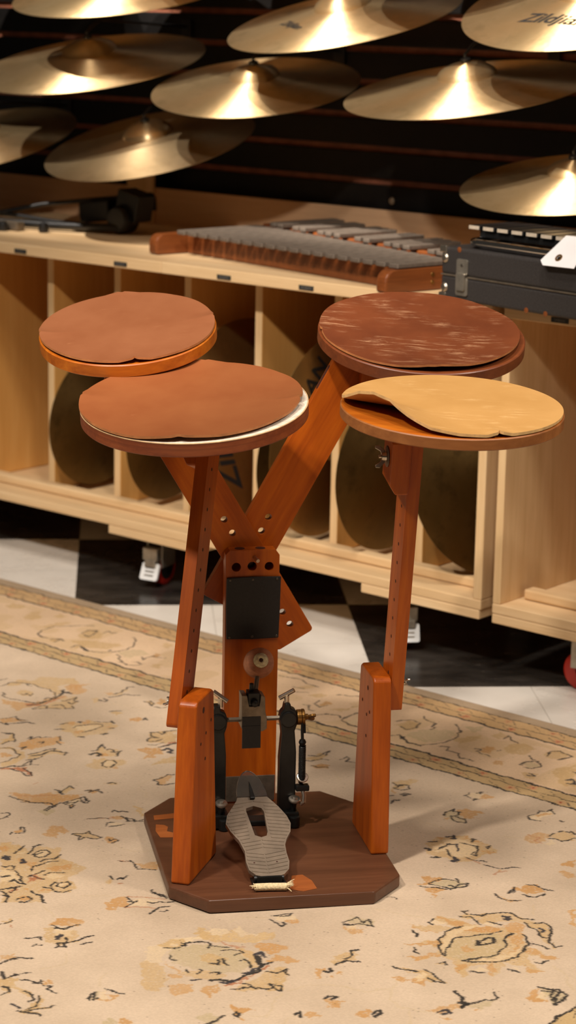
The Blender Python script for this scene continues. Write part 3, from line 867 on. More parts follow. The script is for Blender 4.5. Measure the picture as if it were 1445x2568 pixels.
lk2.5:1505,1431 1525,1445
fo3:1586,1396 1588,1424 1603,1425 1601,1402
lk3:1573,1427 1577,1400 1597,1389 1603,1412
lk3:1571,1471 1595,1485 1615,1495
lk3:1562,1382 1577,1388 1591,1366 1606,1368
lk4:1621,1348 1632,1371 1657,1377 1669,1372
ft3:1622,1395 1638,1419 1647,1446 1648,1394
lk3:1803,1351 1812,1367 1829,1351
lk3.5:1900,1363 1920,1374 1928,1358 1951,1357 1966,1343 1998,1345
ft3:1898,1416 1920,1470 1937,1453 1920,1405
fg3:1870,1487 1898,1514 1908,1474
ft3:1933,1481 1938,1511 1966,1497 1956,1471
lk3.5:1966,1481 1963,1502 1979,1485 1997,1478
ft3:1991,1441 1992,1473 2014,1487 2042,1473 2042,1427 2013,1423
fo3:1974,1394 1965,1432 1986,1429 1992,1395
lk3:1955,1399 1969,1405 1969,1389 2004,1384
lk3:1995,1417 1998,1425
ft3:2063,1462 2070,1492 2101,1498 2106,1457 2081,1449
lk4:2080,1456 2067,1482 2081,1495 2113,1487 2104,1453
lk4:2053,1437 2071,1424
lk5:2069,1385 2065,1406 2078,1420 2099,1405 2097,1386 2079,1379
fg3:2067,1390 2074,1412 2098,1404 2090,1382
fo3:2026,1359 2028,1376 2041,1373 2043,1355
ft3:2094,1349 2100,1362 2119,1366 2123,1340 2112,1332
ln5:2108,1347 2119,1354 2106,1360
ft3:2129,1390 2132,1437 2138,1458 2203,1359 2189,1345
ln7:2174,1374 2179,1386 2196,1366 2186,1363
lk6:2159,1417 2166,1416
ft3:1772,1142 1770,1186 1788,1187 1793,1147
lk3:1764,1164 1778,1170 1775,1191 1772,1206 1785,1185
lk3:1767,1137 1787,1142 1788,1164 1803,1168
lk5:1818,1185 1816,1206 1823,1205 1833,1184 1847,1190
fo3:1801,1125 1805,1143 1825,1147 1833,1132 1814,1122
lk3:1801,1125 1813,1128 1829,1136
lv4:1842,1133 1885,1102"""
RX0, RX1, RY0, RY1, RS = -4.15, -1.16, 1.70, 3.42, 0.0019
def build_rug():
    rng = np.random.default_rng(5)
    nx = int(round((RX1 - RX0) / RS)) + 1; ny = int(round((RY1 - RY0) / RS)) + 1
    xs = RX0 + RS * np.arange(nx); ys = RY0 + RS * np.arange(ny)
    X, Y = np.meshgrid(xs, ys)
    def vnoise(cell):
        gx, gy = int(nx * RS / cell) + 3, int(ny * RS / cell) + 3
        g = rng.random((gy, gx)); fx = (X - RX0) / cell; fy = (Y - RY0) / cell
        ix = fx.astype(int); iy = fy.astype(int); tx = fx - ix; ty = fy - iy
        tx = tx * tx * (3 - 2 * tx); ty = ty * ty * (3 - 2 * ty)
        return (g[iy, ix] * (1 - tx) + g[iy, ix + 1] * tx) * (1 - ty) + (g[iy + 1, ix] * (1 - tx) + g[iy + 1, ix + 1] * tx) * ty
    JX = (vnoise(0.012) - 0.5) * 0.006 + (rng.random(X.shape) - 0.5) * 0.0022
    JY = (vnoise(0.012) - 0.5) * 0.006 + (rng.random(X.shape) - 0.5) * 0.0022
    WX, WY = X + JX, Y + JY
    FX = WX + (vnoise(0.008) - 0.5) * 0.010; FY = WY + (vnoise(0.008) - 0.5) * 0.008; _r3 = rng.random(X.shape)
    s = lambda *c: np.array(c, float)
    PAL = dict(o=s(188, 142, 88), t=s(190, 156, 106), c=s(214, 188, 148), g=s(178, 158, 118), r=s(162, 98, 62), k=s(44, 38, 32), n=s(52, 47, 48), v=s(186, 162, 118))
    field = s(197, 174, 147); col = np.ones(X.shape + (3,)) * field
    blot = vnoise(0.10) * 0.5 + vnoise(0.035) * 0.3 + vnoise(0.3) * 0.6
    col += (blot[..., None] - 0.7) * np.array([26, 25, 24.])
    d = np.minimum(RY1 - WY, (-1.155) - WX); along = np.where(RY1 - WY < (-1.155) - WX, WX, WY)
    def band(a, b, c):
        k = (d >= a) & (d < b); col[k] = np.array(c) + (blot[k][:, None] - 0.7) * 18
    band(-1, 0.037, (168, 144, 114)); band(0.037, 0.098, (192, 156, 108)); band(0.098, 0.303, (214, 182, 146)); band(0.303, 0.36, (184, 154, 108))
    b2 = vnoise(0.05)
    k = (d > 0.11) & (d < 0.295) & (b2 > 0.62); col[k] = col[k] * 0.6 + np.array([196, 164, 118]) * 0.4
    wob = (vnoise(0.02) - 0.5) * 0.006
    for dd, wd, al in ((0.037, 0.0021, 0.8), (0.068, 0.0014, 0.6), (0.098, 0.0028, 0.95), (0.303, 0.0031, 0.95), (0.331, 0.0015, 0.75), (0.360, 0.0026, 0.92)):
        k = np.abs(d + wob - dd) < wd; col[k] = col[k] * (1 - al) + PAL['k'] * al
    # small flowers in the two narrow bands
    for dc in (0.083, 0.317, 0.052, 0.346):
        a = np.mod(along + (0.03 if dc in (0.052, 0.346) else 0), 0.105) - 0.052
        th = np.arctan2(d - dc, a); rr = np.hypot(a, d - dc)
        k = rr < 0.0085 * (1 + 0.35 * np.cos(5 * th)); al = 0.8 if dc in (0.083, 0.317) else 0.4
        col[k] = col[k] * (1 - al) + np.array([196, 132, 92]) * al
        k = rr < 0.003; col[k] = np.array([150, 74, 44])
        a2 = np.mod(along + 0.04, 0.0525) - 0.026
        k = (np.abs(a2 - (d - dc) * 1.6) < 0.0016) & (np.abs(d - dc) < 0.007); col[k] = col[k] * 0.4 + PAL['k'] * 0.6
    def sub(q, pad):
        x0 = max(0, int((q[:, 0].min() - pad - RX0) / RS)); x1 = min(nx, int((q[:, 0].max() + pad - RX0) / RS) + 2)
        y0 = max(0, int((q[:, 1].min() - pad - RY0) / RS)); y1 = min(ny, int((q[:, 1].max() + pad - RY0) / RS) + 2)
        return slice(y0, y1), slice(x0, x1)
    items = []
    for line in RUGDATA.strip().split('\n'):
        head, body = line.split(':'); q = np.array([[float(c) for c in p.split(',')] for p in body.split()])
        q[:, 0] = (q[:, 0] - 4200) / 1000; q[:, 1] = (q[:, 1] + 1800) / 1000
        items.append((head[0], head[1], float(head[2:]), q))
    items.sort(key=lambda t: 0 if t[1] == 'v' else (1 if t[0] == 'f' else 2))
    for kind, c, wd, q in items:
        sl = sub(q, 0.012)
        if sl[0].stop <= sl[0].start or sl[1].stop <= sl[1].start: continue
        px, py = WX[sl], WY[sl]
        if kind == 'f':
            px, py = FX[sl], FY[sl]
            ins = np.zeros(px.shape, bool); n = len(q)
            for i in range(n):
                x1, y1 = q[i]; x2, y2 = q[(i + 1) % n]
                if y1 == y2: continue
                cr = ((y1 > py) != (y2 > py)) & (px < (x2 - x1) * (py - y1) / (y2 - y1) + x1); ins ^= cr
            ins = ins & (_r3[sl] > 0.06)
            al = {'o': 0.82, 't': 0.72, 'c': 0.7, 'g': 0.6, 'r': 0.85}.get(c, 0.7) * (0.72 + 0.5 * b2[sl])[..., None]
            C0 = col[sl]; col[sl] = np.where(ins[..., None], C0 * (1 - np.clip(al, 0, 1)) + PAL[c] * np.clip(al, 0, 1), C0)
        else:
            dist = np.full(px.shape, 9.0)
            for (x1, y1), (x2, y2) in zip(q, q[1:]):
                vx, vy = x2 - x1, y2 - y1; t = np.clip(((px - x1) * vx + (py - y1) * vy) / (vx * vx + vy * vy + 1e-12), 0, 1)
                dist = np.minimum(dist, np.hypot(px - x1 - t * vx, py - y1 - t * vy))
            hw = max(0.0012, wd / 1500 * 0.36 + 0.0006)
            hw = hw * (0.75 + 0.5 * vnoise_cache[sl])
            al = (0.93 if c in 'kn' else 0.5) * np.clip((hw - dist) / 0.0010 + 0.5, 0, 1)[..., None]
            if c == 'v': al = al * 0.45
            col[sl] = col[sl] * (1 - al) + PAL[c] * al
    # knots: speckle and a few dark wool flecks
    col *= (1 + (rng.random(X.shape) - 0.5) * 0.07)[..., None]
    fk = (rng.random(X.shape) > 0.9985) & (vnoise(0.2) > 0.45); col[fk] *= 0.62
    Z = 0.0054 + (vnoise(0.16) - 0.5) * 0.0014 + (vnoise(0.05) - 0.5) * 0.0004
    edge = (X <= xs[0] + 1e-6) | (X >= xs[-1] - 1e-6) | (Y <= ys[0] + 1e-6) | (Y >= ys[-1] - 1e-6)
    Z[edge] = 0.0004
    cc = np.clip(col, 0, 255) / 255; cl = np.where(cc <= 0.04045, cc / 12.92, ((cc + 0.055) / 1.055) ** 2.4)
    me = bpy.data.meshes.new('patterned_rug')
    nv = nx * ny; me.vertices.add(nv)
    ca, sa = math.cos(CY), math.sin(CY)
    me.vertices.foreach_set('co', np.stack([X * ca - Y * sa, X * sa + Y * ca, Z], -1).astype(np.float32).ravel())
    i = (np.arange(ny - 1)[:, None] * nx + np.arange(nx - 1)[None, :]).ravel()
    quads = np.stack([i, i + 1, i + 1 + nx, i + nx], -1).astype(np.int32).ravel()
    nf = len(i); me.loops.add(nf * 4); me.loops.foreach_set('vertex_index', quads)
    me.polygons.add(nf); me.polygons.foreach_set('loop_start', np.arange(0, nf * 4, 4, dtype=np.int32)); me.polygons.foreach_set('loop_total', np.full(nf, 4, np.int32))
    me.polygons.foreach_set('use_smooth', np.ones(nf, bool))
    me.update(calc_edges=True)
    at = me.color_attributes.new('knot_colour', 'FLOAT_COLOR', 'POINT')
    at.data.foreach_set('color', np.concatenate([cl, np.ones(X.shape + (1,))], -1).astype(np.float32).ravel())
    m, nt, N, L, B = mat('wool_pile')
    a = N.new('ShaderNodeVertexColor'); a.layer_name = 'knot_colour'
    v = mapped(N, L, (1, 1, 1)); n = noise(N, L, v, 420, 3, 0.7)
    L.new(mixc(N, L, 0.25, a.outputs[0], ramp(N, L, n, [(0.25, (0.75, 0.75, 0.75, 1)), (0.75, (1, 1, 1, 1))]).outputs[0], 'MULTIPLY'), B.inputs['Base Color'])
    B.inputs['Roughness'].default_value = 0.95; B.inputs['Specular IOR Level'].default_value = 0.1
    B.inputs['Sheen Weight'].default_value = 0.15
    bump(N, L, B, n, 0.25, 0.002)
    o = link('patterned_rug', me, None, m)
    tag(o, 'large cream oriental rug with gold and rust flowers lying on the checkered floor', 'rug')
_r2 = np.random.default_rng(11)
vnoise_cache = _r2.random((int(round((RY1 - RY0) / RS)) + 1, int(round((RX1 - RX0) / RS)) + 1))
build_rug()

# ================================================================== shelving on casters
FRONT, BACK, ZF0, ZF1, ZT0, ZT1 = 3.572, 4.15, 0.140, 0.162, 0.732, 0.757
def caster_parts(root, x, y, yaw):
    """swivel caster below z = 0.120: > wheel, brake_pedal"""
    mw = T(x, y, 0) @ R(yaw, 'Z')
    bm = bmesh.new()
    add_box(bm, -0.045, 0.045, -0.035, 0.035, 0.1155, 0.1199)
    add_lathe(bm, [(0.024, 0.1155), (0.026, 0.108), (0.020, 0.104)], 20)
    for s in (-1, 1): add_box(bm, s * 0.019 - 0.0015, s * 0.019 + 0.0015, -0.030, 0.026, 0.046, 0.108)
    add_box(bm, -0.0205, 0.0205, -0.030, 0.026, 0.102, 0.106)
    c = from_bm('caster', bm, root, ZINC, mw, bev=0.001)
    wh = lathe('wheel', [(0.014, -0.0125), (0.036, -0.0125), (0.040, -0.010), (0.040, 0.010), (0.036, 0.0125), (0.014, 0.0125)], c, REDWHEEL, T(0, 0.004, 0.0404) @ R(PI / 2, 'Y'), 40)
    lathe('hub_cap', [(0.0, 0.016), (0.024, 0.0145), (0.027, 0.0128)], c, PLASTICBLACK, T(0, 0.004, 0.0404) @ R(PI / 2, 'Y'), 30)
    p = plate('brake_pedal', rrect(-0.023, 0.023, -0.020, 0.020, 0.005), [], -0.0025, 0.0025, c, BRAKEWHITE, T(0, -0.050, 0.040) @ R(math.radians(-24), 'X'), 0.001)
    bm = bmesh.new()
    for z in (-0.009, 0.0, 0.009): add_box(bm, -0.012, 0.012, -0.0032, -0.0024, z - 0.0018, z + 0.0018)
    from_bm('grip_ridge', bm, c, ZINC, T(0, -0.050, 0.040) @ R(math.radians(-24), 'X'))
    bm = bmesh.new(); add_box(bm, -0.019, 0.019, -0.052, -0.028, 0.066, 0.096); add_box(bm, -0.014, 0.014, -0.053, -0.030, 0.050, 0.068)
    from_bm('pedal_bracket', bm, c, ZINC, None, bev=0.002)
    return c
def shelf_label(root, x, body):
    l = box('name_plate', x - 0.0195, x + 0.0195, FRONT - 0.0016, FRONT - 0.0001, 0.7365, 0.7458, root, LABELDARK, None, 0)
    me = text_mesh(body, 0.0072)
    link('lettering', me, l, LABELINK, T(0, -0.00095, 0) @ R(PI / 2, 'X'))
def cabinet(name, label, x0, x1, left_panel, right_panel, dividers, top_splits, casters, boards, labels, group):
    root = thing(name, label, 'cabinet', (0, 0, 0), CABR.copy(), group)
    bm_x = (x0 + x1) / 2
    box('floor_board', x0, x1, FRONT, BACK, ZF0, ZF1 - 0.002, root, PLYX)
    xs = [x0] + top_splits + [x1]
    for a, b in zip(xs, xs[1:]): box('top_board', a + 0.0005, b - 0.0005, FRONT, BACK, ZT0, ZT1, root, PLYX)
    for (a, b) in left_panel + right_panel: box('end_panel', a, b, FRONT + 0.001, BACK, ZF1 - 0.002, ZT0 - 0.0005, root, PLY)
    for a in dividers:
        dv = box('divider', a, a + 0.0205, FRONT + 0.10, BACK - 0.016, ZF1 - 0.001, ZT0 - 0.0005, root, PLY)
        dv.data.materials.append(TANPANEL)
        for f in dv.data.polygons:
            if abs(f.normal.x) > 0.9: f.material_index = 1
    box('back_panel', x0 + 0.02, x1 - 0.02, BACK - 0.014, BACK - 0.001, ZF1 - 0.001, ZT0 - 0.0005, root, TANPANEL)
    bx0 = x0 + 0.03 if left_panel else x0; bx1 = x1 - 0.03 if right_panel else x1
    box('stop_batten', bx0, bx1, FRONT + 0.066, FRONT + 0.0985, ZF1 - 0.001, ZF1 + 0.020, root, PLYX, None, 0.004)
    box('splash_board', x0, x1, BACK, BACK + 0.014, ZT0, 0.846, root, DARKPLY)
    for (a, b) in boards: box('caster_board', a, b, FRONT, BACK - 0.05, 0.120, ZF0 - 0.0005, root, PLYX)
    first = None
    for (x, y, a) in casters:
        if first is None: first = caster_parts(root, x, y, a)
        else:
            c = first.copy(); C.objects.link(c); c.parent = root; c.matrix_basis = T(x, y, 0) @ R(a, 'Z')
            for ch in first.children:
                k = ch.copy(); C.objects.link(k); k.parent = c
    for x, b in labels: shelf_label(root, x, b)
    return root
LONG = cabinet('cymbal_cabinet', 'long pale plywood cabinet on casters with cymbals in its tall slots', -4.74, -2.503,
        [(-4.74, -4.72)], [(-2.523, -2.503)], [-4.515, -4.293, -4.071, -3.849, -3.629, -3.409, -3.199, -2.977, -2.747], [-3.386],
        [(-3.458, 3.655, 0.20), (-2.752, 3.655, 0.80), (-4.60, 3.655, 0.5), (-2.70, 4.03, 0.3), (-3.47, 4.03, 0.3)], [(-3.548, -3.27), (-2.808, -2.506), (-4.74, -4.5)],
        [(-3.833, 'ZILDJIAN'), (-3.51, 'ZILDJIAN'), (-3.201, 'ZILDJIAN'), (-2.972, 'ZILDJIAN')], 'plywood cymbal cabinets along the slat wall')
SHORT = cabinet('cymbal_cabinet', 'pale plywood cabinet with an empty open slot at the right edge, below the black case', -2.475, -1.05,
        [(-2.475, -2.457)], [(-1.068, -1.05)], [-2.20, -1.93, -1.66, -1.35], [],
        [(-2.300, 3.655, 1.75), (-1.15, 3.66, 0.4), (-2.35, 4.03, 0.2)], [(-2.4745, -2.15), (-1.35, -1.05)], [(-2.345, 'SABIAN')], 'plywood cymbal cabinets along the slat wall')

box('upright_strip', -4.045, -3.955, BACK - 0.012, BACK - 0.0005, ZT1 + 0.0002, 0.935, LONG, PLY)
# ================================================================== cymbals
def cymbal_profile(Rr, rise=0.11, bellr=0.27, bellh=0.10):
    """radius -> height of the top surface, edge at z = 0"""
    br, bh, hb = Rr * bellr, Rr * bellh, Rr * rise
    def h(r):
        if r < br: return hb + bh * math.sqrt(max(0.0, 1 - (r / br) ** 2.2))
        t = (r - br) / (Rr - br); return hb * (1 - t) ** 0.9 * (1 - 0.25 * t) if t < 1 else 0.0
    return h
def make_cymbal(name, label, Rr, centre, normal, m, group, spin=0.0, rise=0.11, logo=None, bellr=0.27, bellh=0.10):
    h = cymbal_profile(Rr, rise, bellr, bellh); th = 0.0011
    rs = [0.006] + [Rr * bellr * t for t in (0.2, 0.4, 0.6, 0.75, 0.86, 0.93, 0.97, 1.0)] + [Rr * (bellr + (1 - bellr) * t) for t in (0.03, 0.08, 0.15, 0.25, 0.35, 0.45, 0.55, 0.65, 0.75, 0.85, 0.93, 0.98, 1.0)]
    prof = [(r, h(r)) for r in rs] + [(r, h(r) - th) for r in rs[::-1]]
    bm = bmesh.new(); add_lathe(bm, prof, 96, None, True)
    n = Vector(normal).normalized(); q = n.to_track_quat('Z', 'Y').to_matrix().to_4x4()
    mw = T(*centre) @ q @ R(spin, 'Z')
    o = from_bm(name, bm, None, m, None, True); o.matrix_world = mw
    tag(o, label, 'cymbal', group)
    for body, size, rad, ang, rot, shear in (logo or []):
        me = text_mesh(body, size, shear, 0.0, size * 0.02)
        for f in range(1):
            b2 = bmesh.new(); b2.from_mesh(me)
            bmesh.ops.triangulate(b2, faces=b2.faces[:])
            bmesh.ops.subdivide_edges(b2, edges=[e for e in b2.edges if e.calc_length() > 0.006], cuts=2)
            mm = R(ang, 'Z') @ T(rad, 0, 0) @ R(rot, 'Z')
            for v in b2.verts:
                v.co = mm @ v.co; rr = math.hypot(v.co.x, v.co.y); v.co.z = h(min(rr, Rr)) + 0.0006
            b2.to_mesh(me); b2.free()
        link('logo', me, o, INK)
    return o
def toward(vec_world, normal):
    """angle, in the cymbal's own plane, of a world direction"""
    q = Vector(normal).normalized().to_track_quat('Z', 'Y').to_matrix()
    l = q.transposed() @ Vector(vec_world); return math.atan2(l.y, l.x)
WG = 'cymbals hung on the slat wall'; BG = 'cymbals stood in the cabinet slots'
def hook(c, n, Rr, label):
    """slat-wall arm: rises through the bell, back to the wall"""
    c = Vector(c); n = Vector(n).normalized()
    top = c + n * (Rr * 0.21 + 0.016); base = c + n * (Rr * 0.21 - 0.03)
    wall = Vector(top); k = (WALLY - 0.003) - (top.dot(CN)); wall = top + CN * k + Vector((0, 0, 0.012))
    root = thing('slatwall_hook', label, 'hook', wall, None, 'cymbal arms on the slat wall')
    bm = bmesh.new(); mid = top + CN * min(0.05, k * 0.3) + Vector((0, 0, 0.03))
    add_tube(bm, [base - wall, top - wall, top + (mid - top) * 0.5 + Vector((0, 0, 0.004)) - wall, mid - wall, CN * -0.004], 0.0036, 10)
    from_bm('arm', bm, root, PLASTICBLACK, None, True)
    bm = bmesh.new(); add_box(bm, -0.016, 0.016, -0.005, 0.002, -0.030, 0.018); from_bm('bracket', bm, root, PLASTICBLACK, CABR.copy(), bev=0.001)
    bm = bmesh.new(); add_lathe(bm, [(0.0038, 0.0), (0.011, 0.001), (0.011, 0.006), (0.0038, 0.009)], 20)
    from_bm('felt_washer', bm, root, PLASTICBLACK, T(*(c + n * (Rr * 0.21 + 0.0015) - wall)) @ n.to_track_quat('Z', 'Y').to_matrix().to_4x4(), True)
WALLC = [  # x along wall, z, radius, tilt, yaw, material, label, logo
 (-3.786, 1.334, 0.269, 0.239, -0.142, BRASS, 'bright gold cymbal cut off by the top edge, left of the largest top cymbal', None),
 (-3.897, 1.162, 0.274, 0.242, -0.117, BRASS, 'gold cymbal at the left edge, second row down, half in shadow under another cymbal', None),
 (-3.408, 1.126, 0.238, 0.252, -0.298, BRASS, 'gold cymbal with dark bell hanging left of centre, second row of the wall', None),
 (-3.137, 1.284, 0.259, 0.284, 0.103, BRASS, 'broad shining gold cymbal at top centre with two bright streaks', 'faint'),
 (-2.517, 1.324, 0.255, 0.352, -0.109, BRASS, 'gold cymbal with black script logo at the top right corner', 'big'),
 (-3.725, 0.981, 0.253, 0.301, 0.006, BRASS_HAMMER, 'hammered cymbal with mottled glare hanging lowest on the left, above the rear left drum pad', None),
 (-4.321, 0.955, 0.251, 0.298, -0.005, BRASS, 'dim shadowed cymbal cut off by the left edge, lowest row', None),
 (-2.799, 1.148, 0.262, 0.214, 0.058, BRASS, 'gold cymbal hanging right of centre below the logo cymbal', None),
 (-2.542, 0.969, 0.236, 0.203, -0.091, BRASS, 'gold cymbal at the right edge hanging just above the black case', None),
 (-4.28, 1.40, 0.26, 0.25, 0.0, BRASS, 'sliver of a gold cymbal in the top left corner', None),
 (-3.42, 1.475, 0.26, 0.25, 0.0, BRASS, 'unseen gold cymbal added above the top edge for shade, left of two like it', None),  # from here on an unseen row, added to shade the cymbals below
 (-2.85, 1.49, 0.26, 0.25, 0.0, BRASS, 'unseen gold cymbal added above the top edge for shade, between two like it', None),
 (-2.25, 1.52, 0.26, 0.25, 0.0, BRASS, 'unseen gold cymbal added above the top edge for shade, right of two like it', None),
]
HOOKS = {-3.786: 'the cymbal cut off by the top edge', -3.897: 'the left edge cymbal, second row', -3.408: 'the dark belled cymbal left of centre', -3.137: 'the broad top centre cymbal',
         -2.517: 'the cymbal with the large logo', -3.725: 'the hammered lowest left cymbal', -4.321: 'the dim cymbal at the left edge, lowest row', -2.799: 'the cymbal right of centre',
         -2.542: 'the cymbal above the black case', -4.28: 'the top left corner cymbal', -3.42: 'the left cymbal of the unseen row added for shade', -2.85: 'the middle cymbal of the unseen row added for shade', -2.25: 'the right cymbal of the unseen row added for shade'}
for x, z, Rr, t, yw, mm, lab, lg in WALLC:
    nd = -(CN * math.cos(yw) + CX * math.sin(yw)); n = nd * math.sin(t) + Vector((0, 0, math.cos(t)))
    c = cab(x, WALLY - 0.06 - Rr, z)
    logo = None
    if lg:
        fr = toward(nd, n)
        if lg == 'big': logo = [('Zildjian', 0.050, 0.128, fr - 0.10, PI / 2, 0.35)]
        else: logo = [('Zildjian', 0.030, 0.125, fr - 0.35, PI / 2, 0.35)]
    make_cymbal('wall_cymbal', lab, Rr, c, n, mm, WG, 0.0, 0.10, logo, 0.24, 0.11)
    hook(c, n, Rr, 'black wall arm in ' + HOOKS[x])
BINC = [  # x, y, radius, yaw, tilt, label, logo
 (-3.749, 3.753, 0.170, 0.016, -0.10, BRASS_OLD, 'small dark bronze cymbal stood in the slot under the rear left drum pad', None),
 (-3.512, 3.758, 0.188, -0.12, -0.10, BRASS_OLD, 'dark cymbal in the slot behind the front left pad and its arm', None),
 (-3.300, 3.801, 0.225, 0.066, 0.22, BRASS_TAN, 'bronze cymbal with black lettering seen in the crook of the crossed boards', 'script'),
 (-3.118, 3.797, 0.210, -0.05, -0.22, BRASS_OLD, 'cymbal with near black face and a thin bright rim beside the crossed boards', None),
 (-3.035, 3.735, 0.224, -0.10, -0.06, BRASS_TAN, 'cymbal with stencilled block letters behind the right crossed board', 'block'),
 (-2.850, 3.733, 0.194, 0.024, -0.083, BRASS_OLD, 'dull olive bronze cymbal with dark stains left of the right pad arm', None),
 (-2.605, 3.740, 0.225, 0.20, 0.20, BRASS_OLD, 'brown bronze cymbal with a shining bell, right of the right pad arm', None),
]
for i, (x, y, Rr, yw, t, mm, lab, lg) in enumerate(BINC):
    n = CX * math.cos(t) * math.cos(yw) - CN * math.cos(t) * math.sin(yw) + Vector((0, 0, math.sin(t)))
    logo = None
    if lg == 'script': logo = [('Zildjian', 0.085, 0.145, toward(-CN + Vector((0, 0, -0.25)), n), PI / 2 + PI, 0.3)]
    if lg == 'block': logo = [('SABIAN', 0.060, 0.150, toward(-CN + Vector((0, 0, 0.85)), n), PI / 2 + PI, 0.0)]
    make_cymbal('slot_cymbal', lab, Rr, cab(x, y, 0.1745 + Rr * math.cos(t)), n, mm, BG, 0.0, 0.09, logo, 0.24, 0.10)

# ================================================================== things on the cabinet tops
TOP = ZT1 + 0.0004
# ---- marimba-like bar instrument
XM = CABR @ T(-3.46, 3.735, TOP) @ R(math.radians(-10.6), 'Z')
xy = thing('xylophone', 'old xylophone with dull grey bars on a brown frame, on the cabinet', 'xylophone', mw=XM)
def frame_bar(name, x0, y0, x1, y1, w, z0, z1, bev=0.003):
    L0 = math.hypot(x1 - x0, y1 - y0); a = math.atan2(y1 - y0, x1 - x0)
    bm = bmesh.new(); add_box(bm, 0, L0, 0, w, z0, z1)
    return from_bm(name, bm, xy, WALNUT, T(x0, y0, 0) @ R(a, 'Z'), bev=bev)
frame_bar('frame_rail', 0.0, 0.0, 0.735, -0.004, 0.022, 0.0005, 0.047)
frame_bar('frame_rail', 0.0, 0.155, 0.745, 0.095, 0.022, 0.0005, 0.047)
frame_bar('frame_rail', 0.0, 0.215, 0.745, 0.150, 0.020, 0.0005, 0.056)
frame_bar('frame_rail', 0.0, 0.345, 0.745, 0.235, 0.020, 0.0005, 0.056)
def end_rail(x, y0, y1, w=0.030, h=0.046):
    out = [(y0 + 0.004, 0), (y1, 0), (y1, h), (y0 + 0.022, h)] + [(y0 + 0.022 - 0.022 * math.sin(t), h - 0.022 + 0.022 * math.cos(t)) for t in (0.4, 0.8, 1.2, 1.57)] + [(y0, 0.006)]
    bm = bmesh.new(); add_plate(bm, out, [], -w / 2, w / 2)
    return from_bm('end_rail', bm, xy, WALNUT, T(x, 0, 0.0004) @ R(PI / 2, 'Z'), bev=0.004)
end_rail(-0.016, -0.085, 0.37); e2 = end_rail(0.752, -0.080, 0.25)
bm = bmesh.new()
for z in (0.016, 0.032): add_lathe(bm, [(0, 0.002), (0.004, 0.0015), (0.0045, 0)], 14, T(0.045, -0.0152, z) @ R(PI / 2, 'X'))
from_bm('screw', bm, e2, BRASSPART, None, True)
def bar(x, y0, y1, z, w):
    bm = bmesh.new(); L0 = y1 - y0
    add_box(bm, -w / 2, w / 2, 0, L0, 0, 0.010)
    return from_bm('bar', bm, xy, BARGREY, T(x, y0, z), bev=0.002)
for i in range(19):
    t = i / 18; x = 0.042 + 0.705 * t
    bar(x, -0.050 + 0.006 * t, 0.180 - 0.070 * t, 0.0476, 0.0285)
k = 0
for x in (0.035, 0.063, 0.125, 0.153, 0.222, 0.252, 0.285, 0.362, 0.394, 0.468, 0.500, 0.535, 0.62, 0.65):
    t = x / 0.75; bar(x + 0.045, 0.185 - 0.065 * t, 0.375 - 0.12 * t, 0.0572, 0.021)

# ---- black hard case
KM = CABR @ T(-2.617, 3.556, TOP) @ R(math.radians(-9.7), 'Z')
case = thing('instrument_case', 'black cloth covered hard case with nickel latches on the right cabinet', 'case', mw=KM)
CL, CD = 0.56, 0.26
def tray(name, z0, z1, parent):
    bm = bmesh.new(); add_box(bm, 0, CL, 0, CD, z0, z1); return from_bm(name, bm, parent, CLOTHBLACK, None, bev=0.006, seg=3)
body = tray('case_body', 0.0002, 0.0475, case); lid = tray('case_lid', 0.0495, 0.103, case)
bm = bmesh.new(); add_box(bm, 0.001, CL - 0.001, -0.0012, CD - 0.001, 0.0470, 0.0500); from_bm('seam_strip', bm, case, GREYMETAL, None, bev=0.0005)
def latch(x):
    bm = bmesh.new(); add_plate(bm, rrect(-0.015, 0.015, 0.052, 0.083, 0.005), [], -0.004, -0.0008); l = from_bm('latch', bm, case, ZINC, T(x, 0, 0), bev=0.0008)
    bm = bmesh.new(); add_plate(bm, rrect(-0.016, 0.016, 0.012, 0.047, 0.005), [], -0.004, -0.0008); from_bm('latch_plate', bm, l, ZINC, None, bev=0.0008)
    bm = bmesh.new(); add_plate(bm, rrect(-0.011, 0.011, 0.022, 0.056, 0.003), [], -0.009, -0.005); from_bm('latch_lever', bm, l, ZINC, None, bev=0.001)
    bm = bmesh.new(); add_lathe(bm, [(0, 0.0015), (0.003, 0.001), (0.0032, 0)], 12, T(0, -0.004, 0.071) @ R(PI / 2, 'X')); from_bm('rivet', bm, l, NAILHEAD, None, True)
latch(0.062); latch(0.43)
def corner(x, z, s):
    bm = bmesh.new()
    add_lathe(bm, [(0, 0.0035), (0.006, 0.003), (0.009, 0.0008), (0.0095, 0)], 20, T(x + 0.012, -0.0012, z - s * 0.022) @ R(PI / 2, 'X'))
    add_box(bm, x - 0.0028, x + 0.016, -0.0026, 0.020, z - (0.012 if s > 0 else -0.002), z + (0.002 if s > 0 else 0.012))
    from_bm('corner_guard', bm, case, STEEL, None, bev=0.002, seg=3)
corner(0.0, 0.103, 1); corner(0.0, 0.0015, -1)
for x, z in ((0.235, 0.004), (0.285, 0.003), (0.05, 0.1)): lathe('worn_spot', [(0, 0.0008), (0.004, 0.0005), (0.0055, 0)], case, WALNUT, T(x, -0.0003, z) @ R(PI / 2, 'X'), 9)

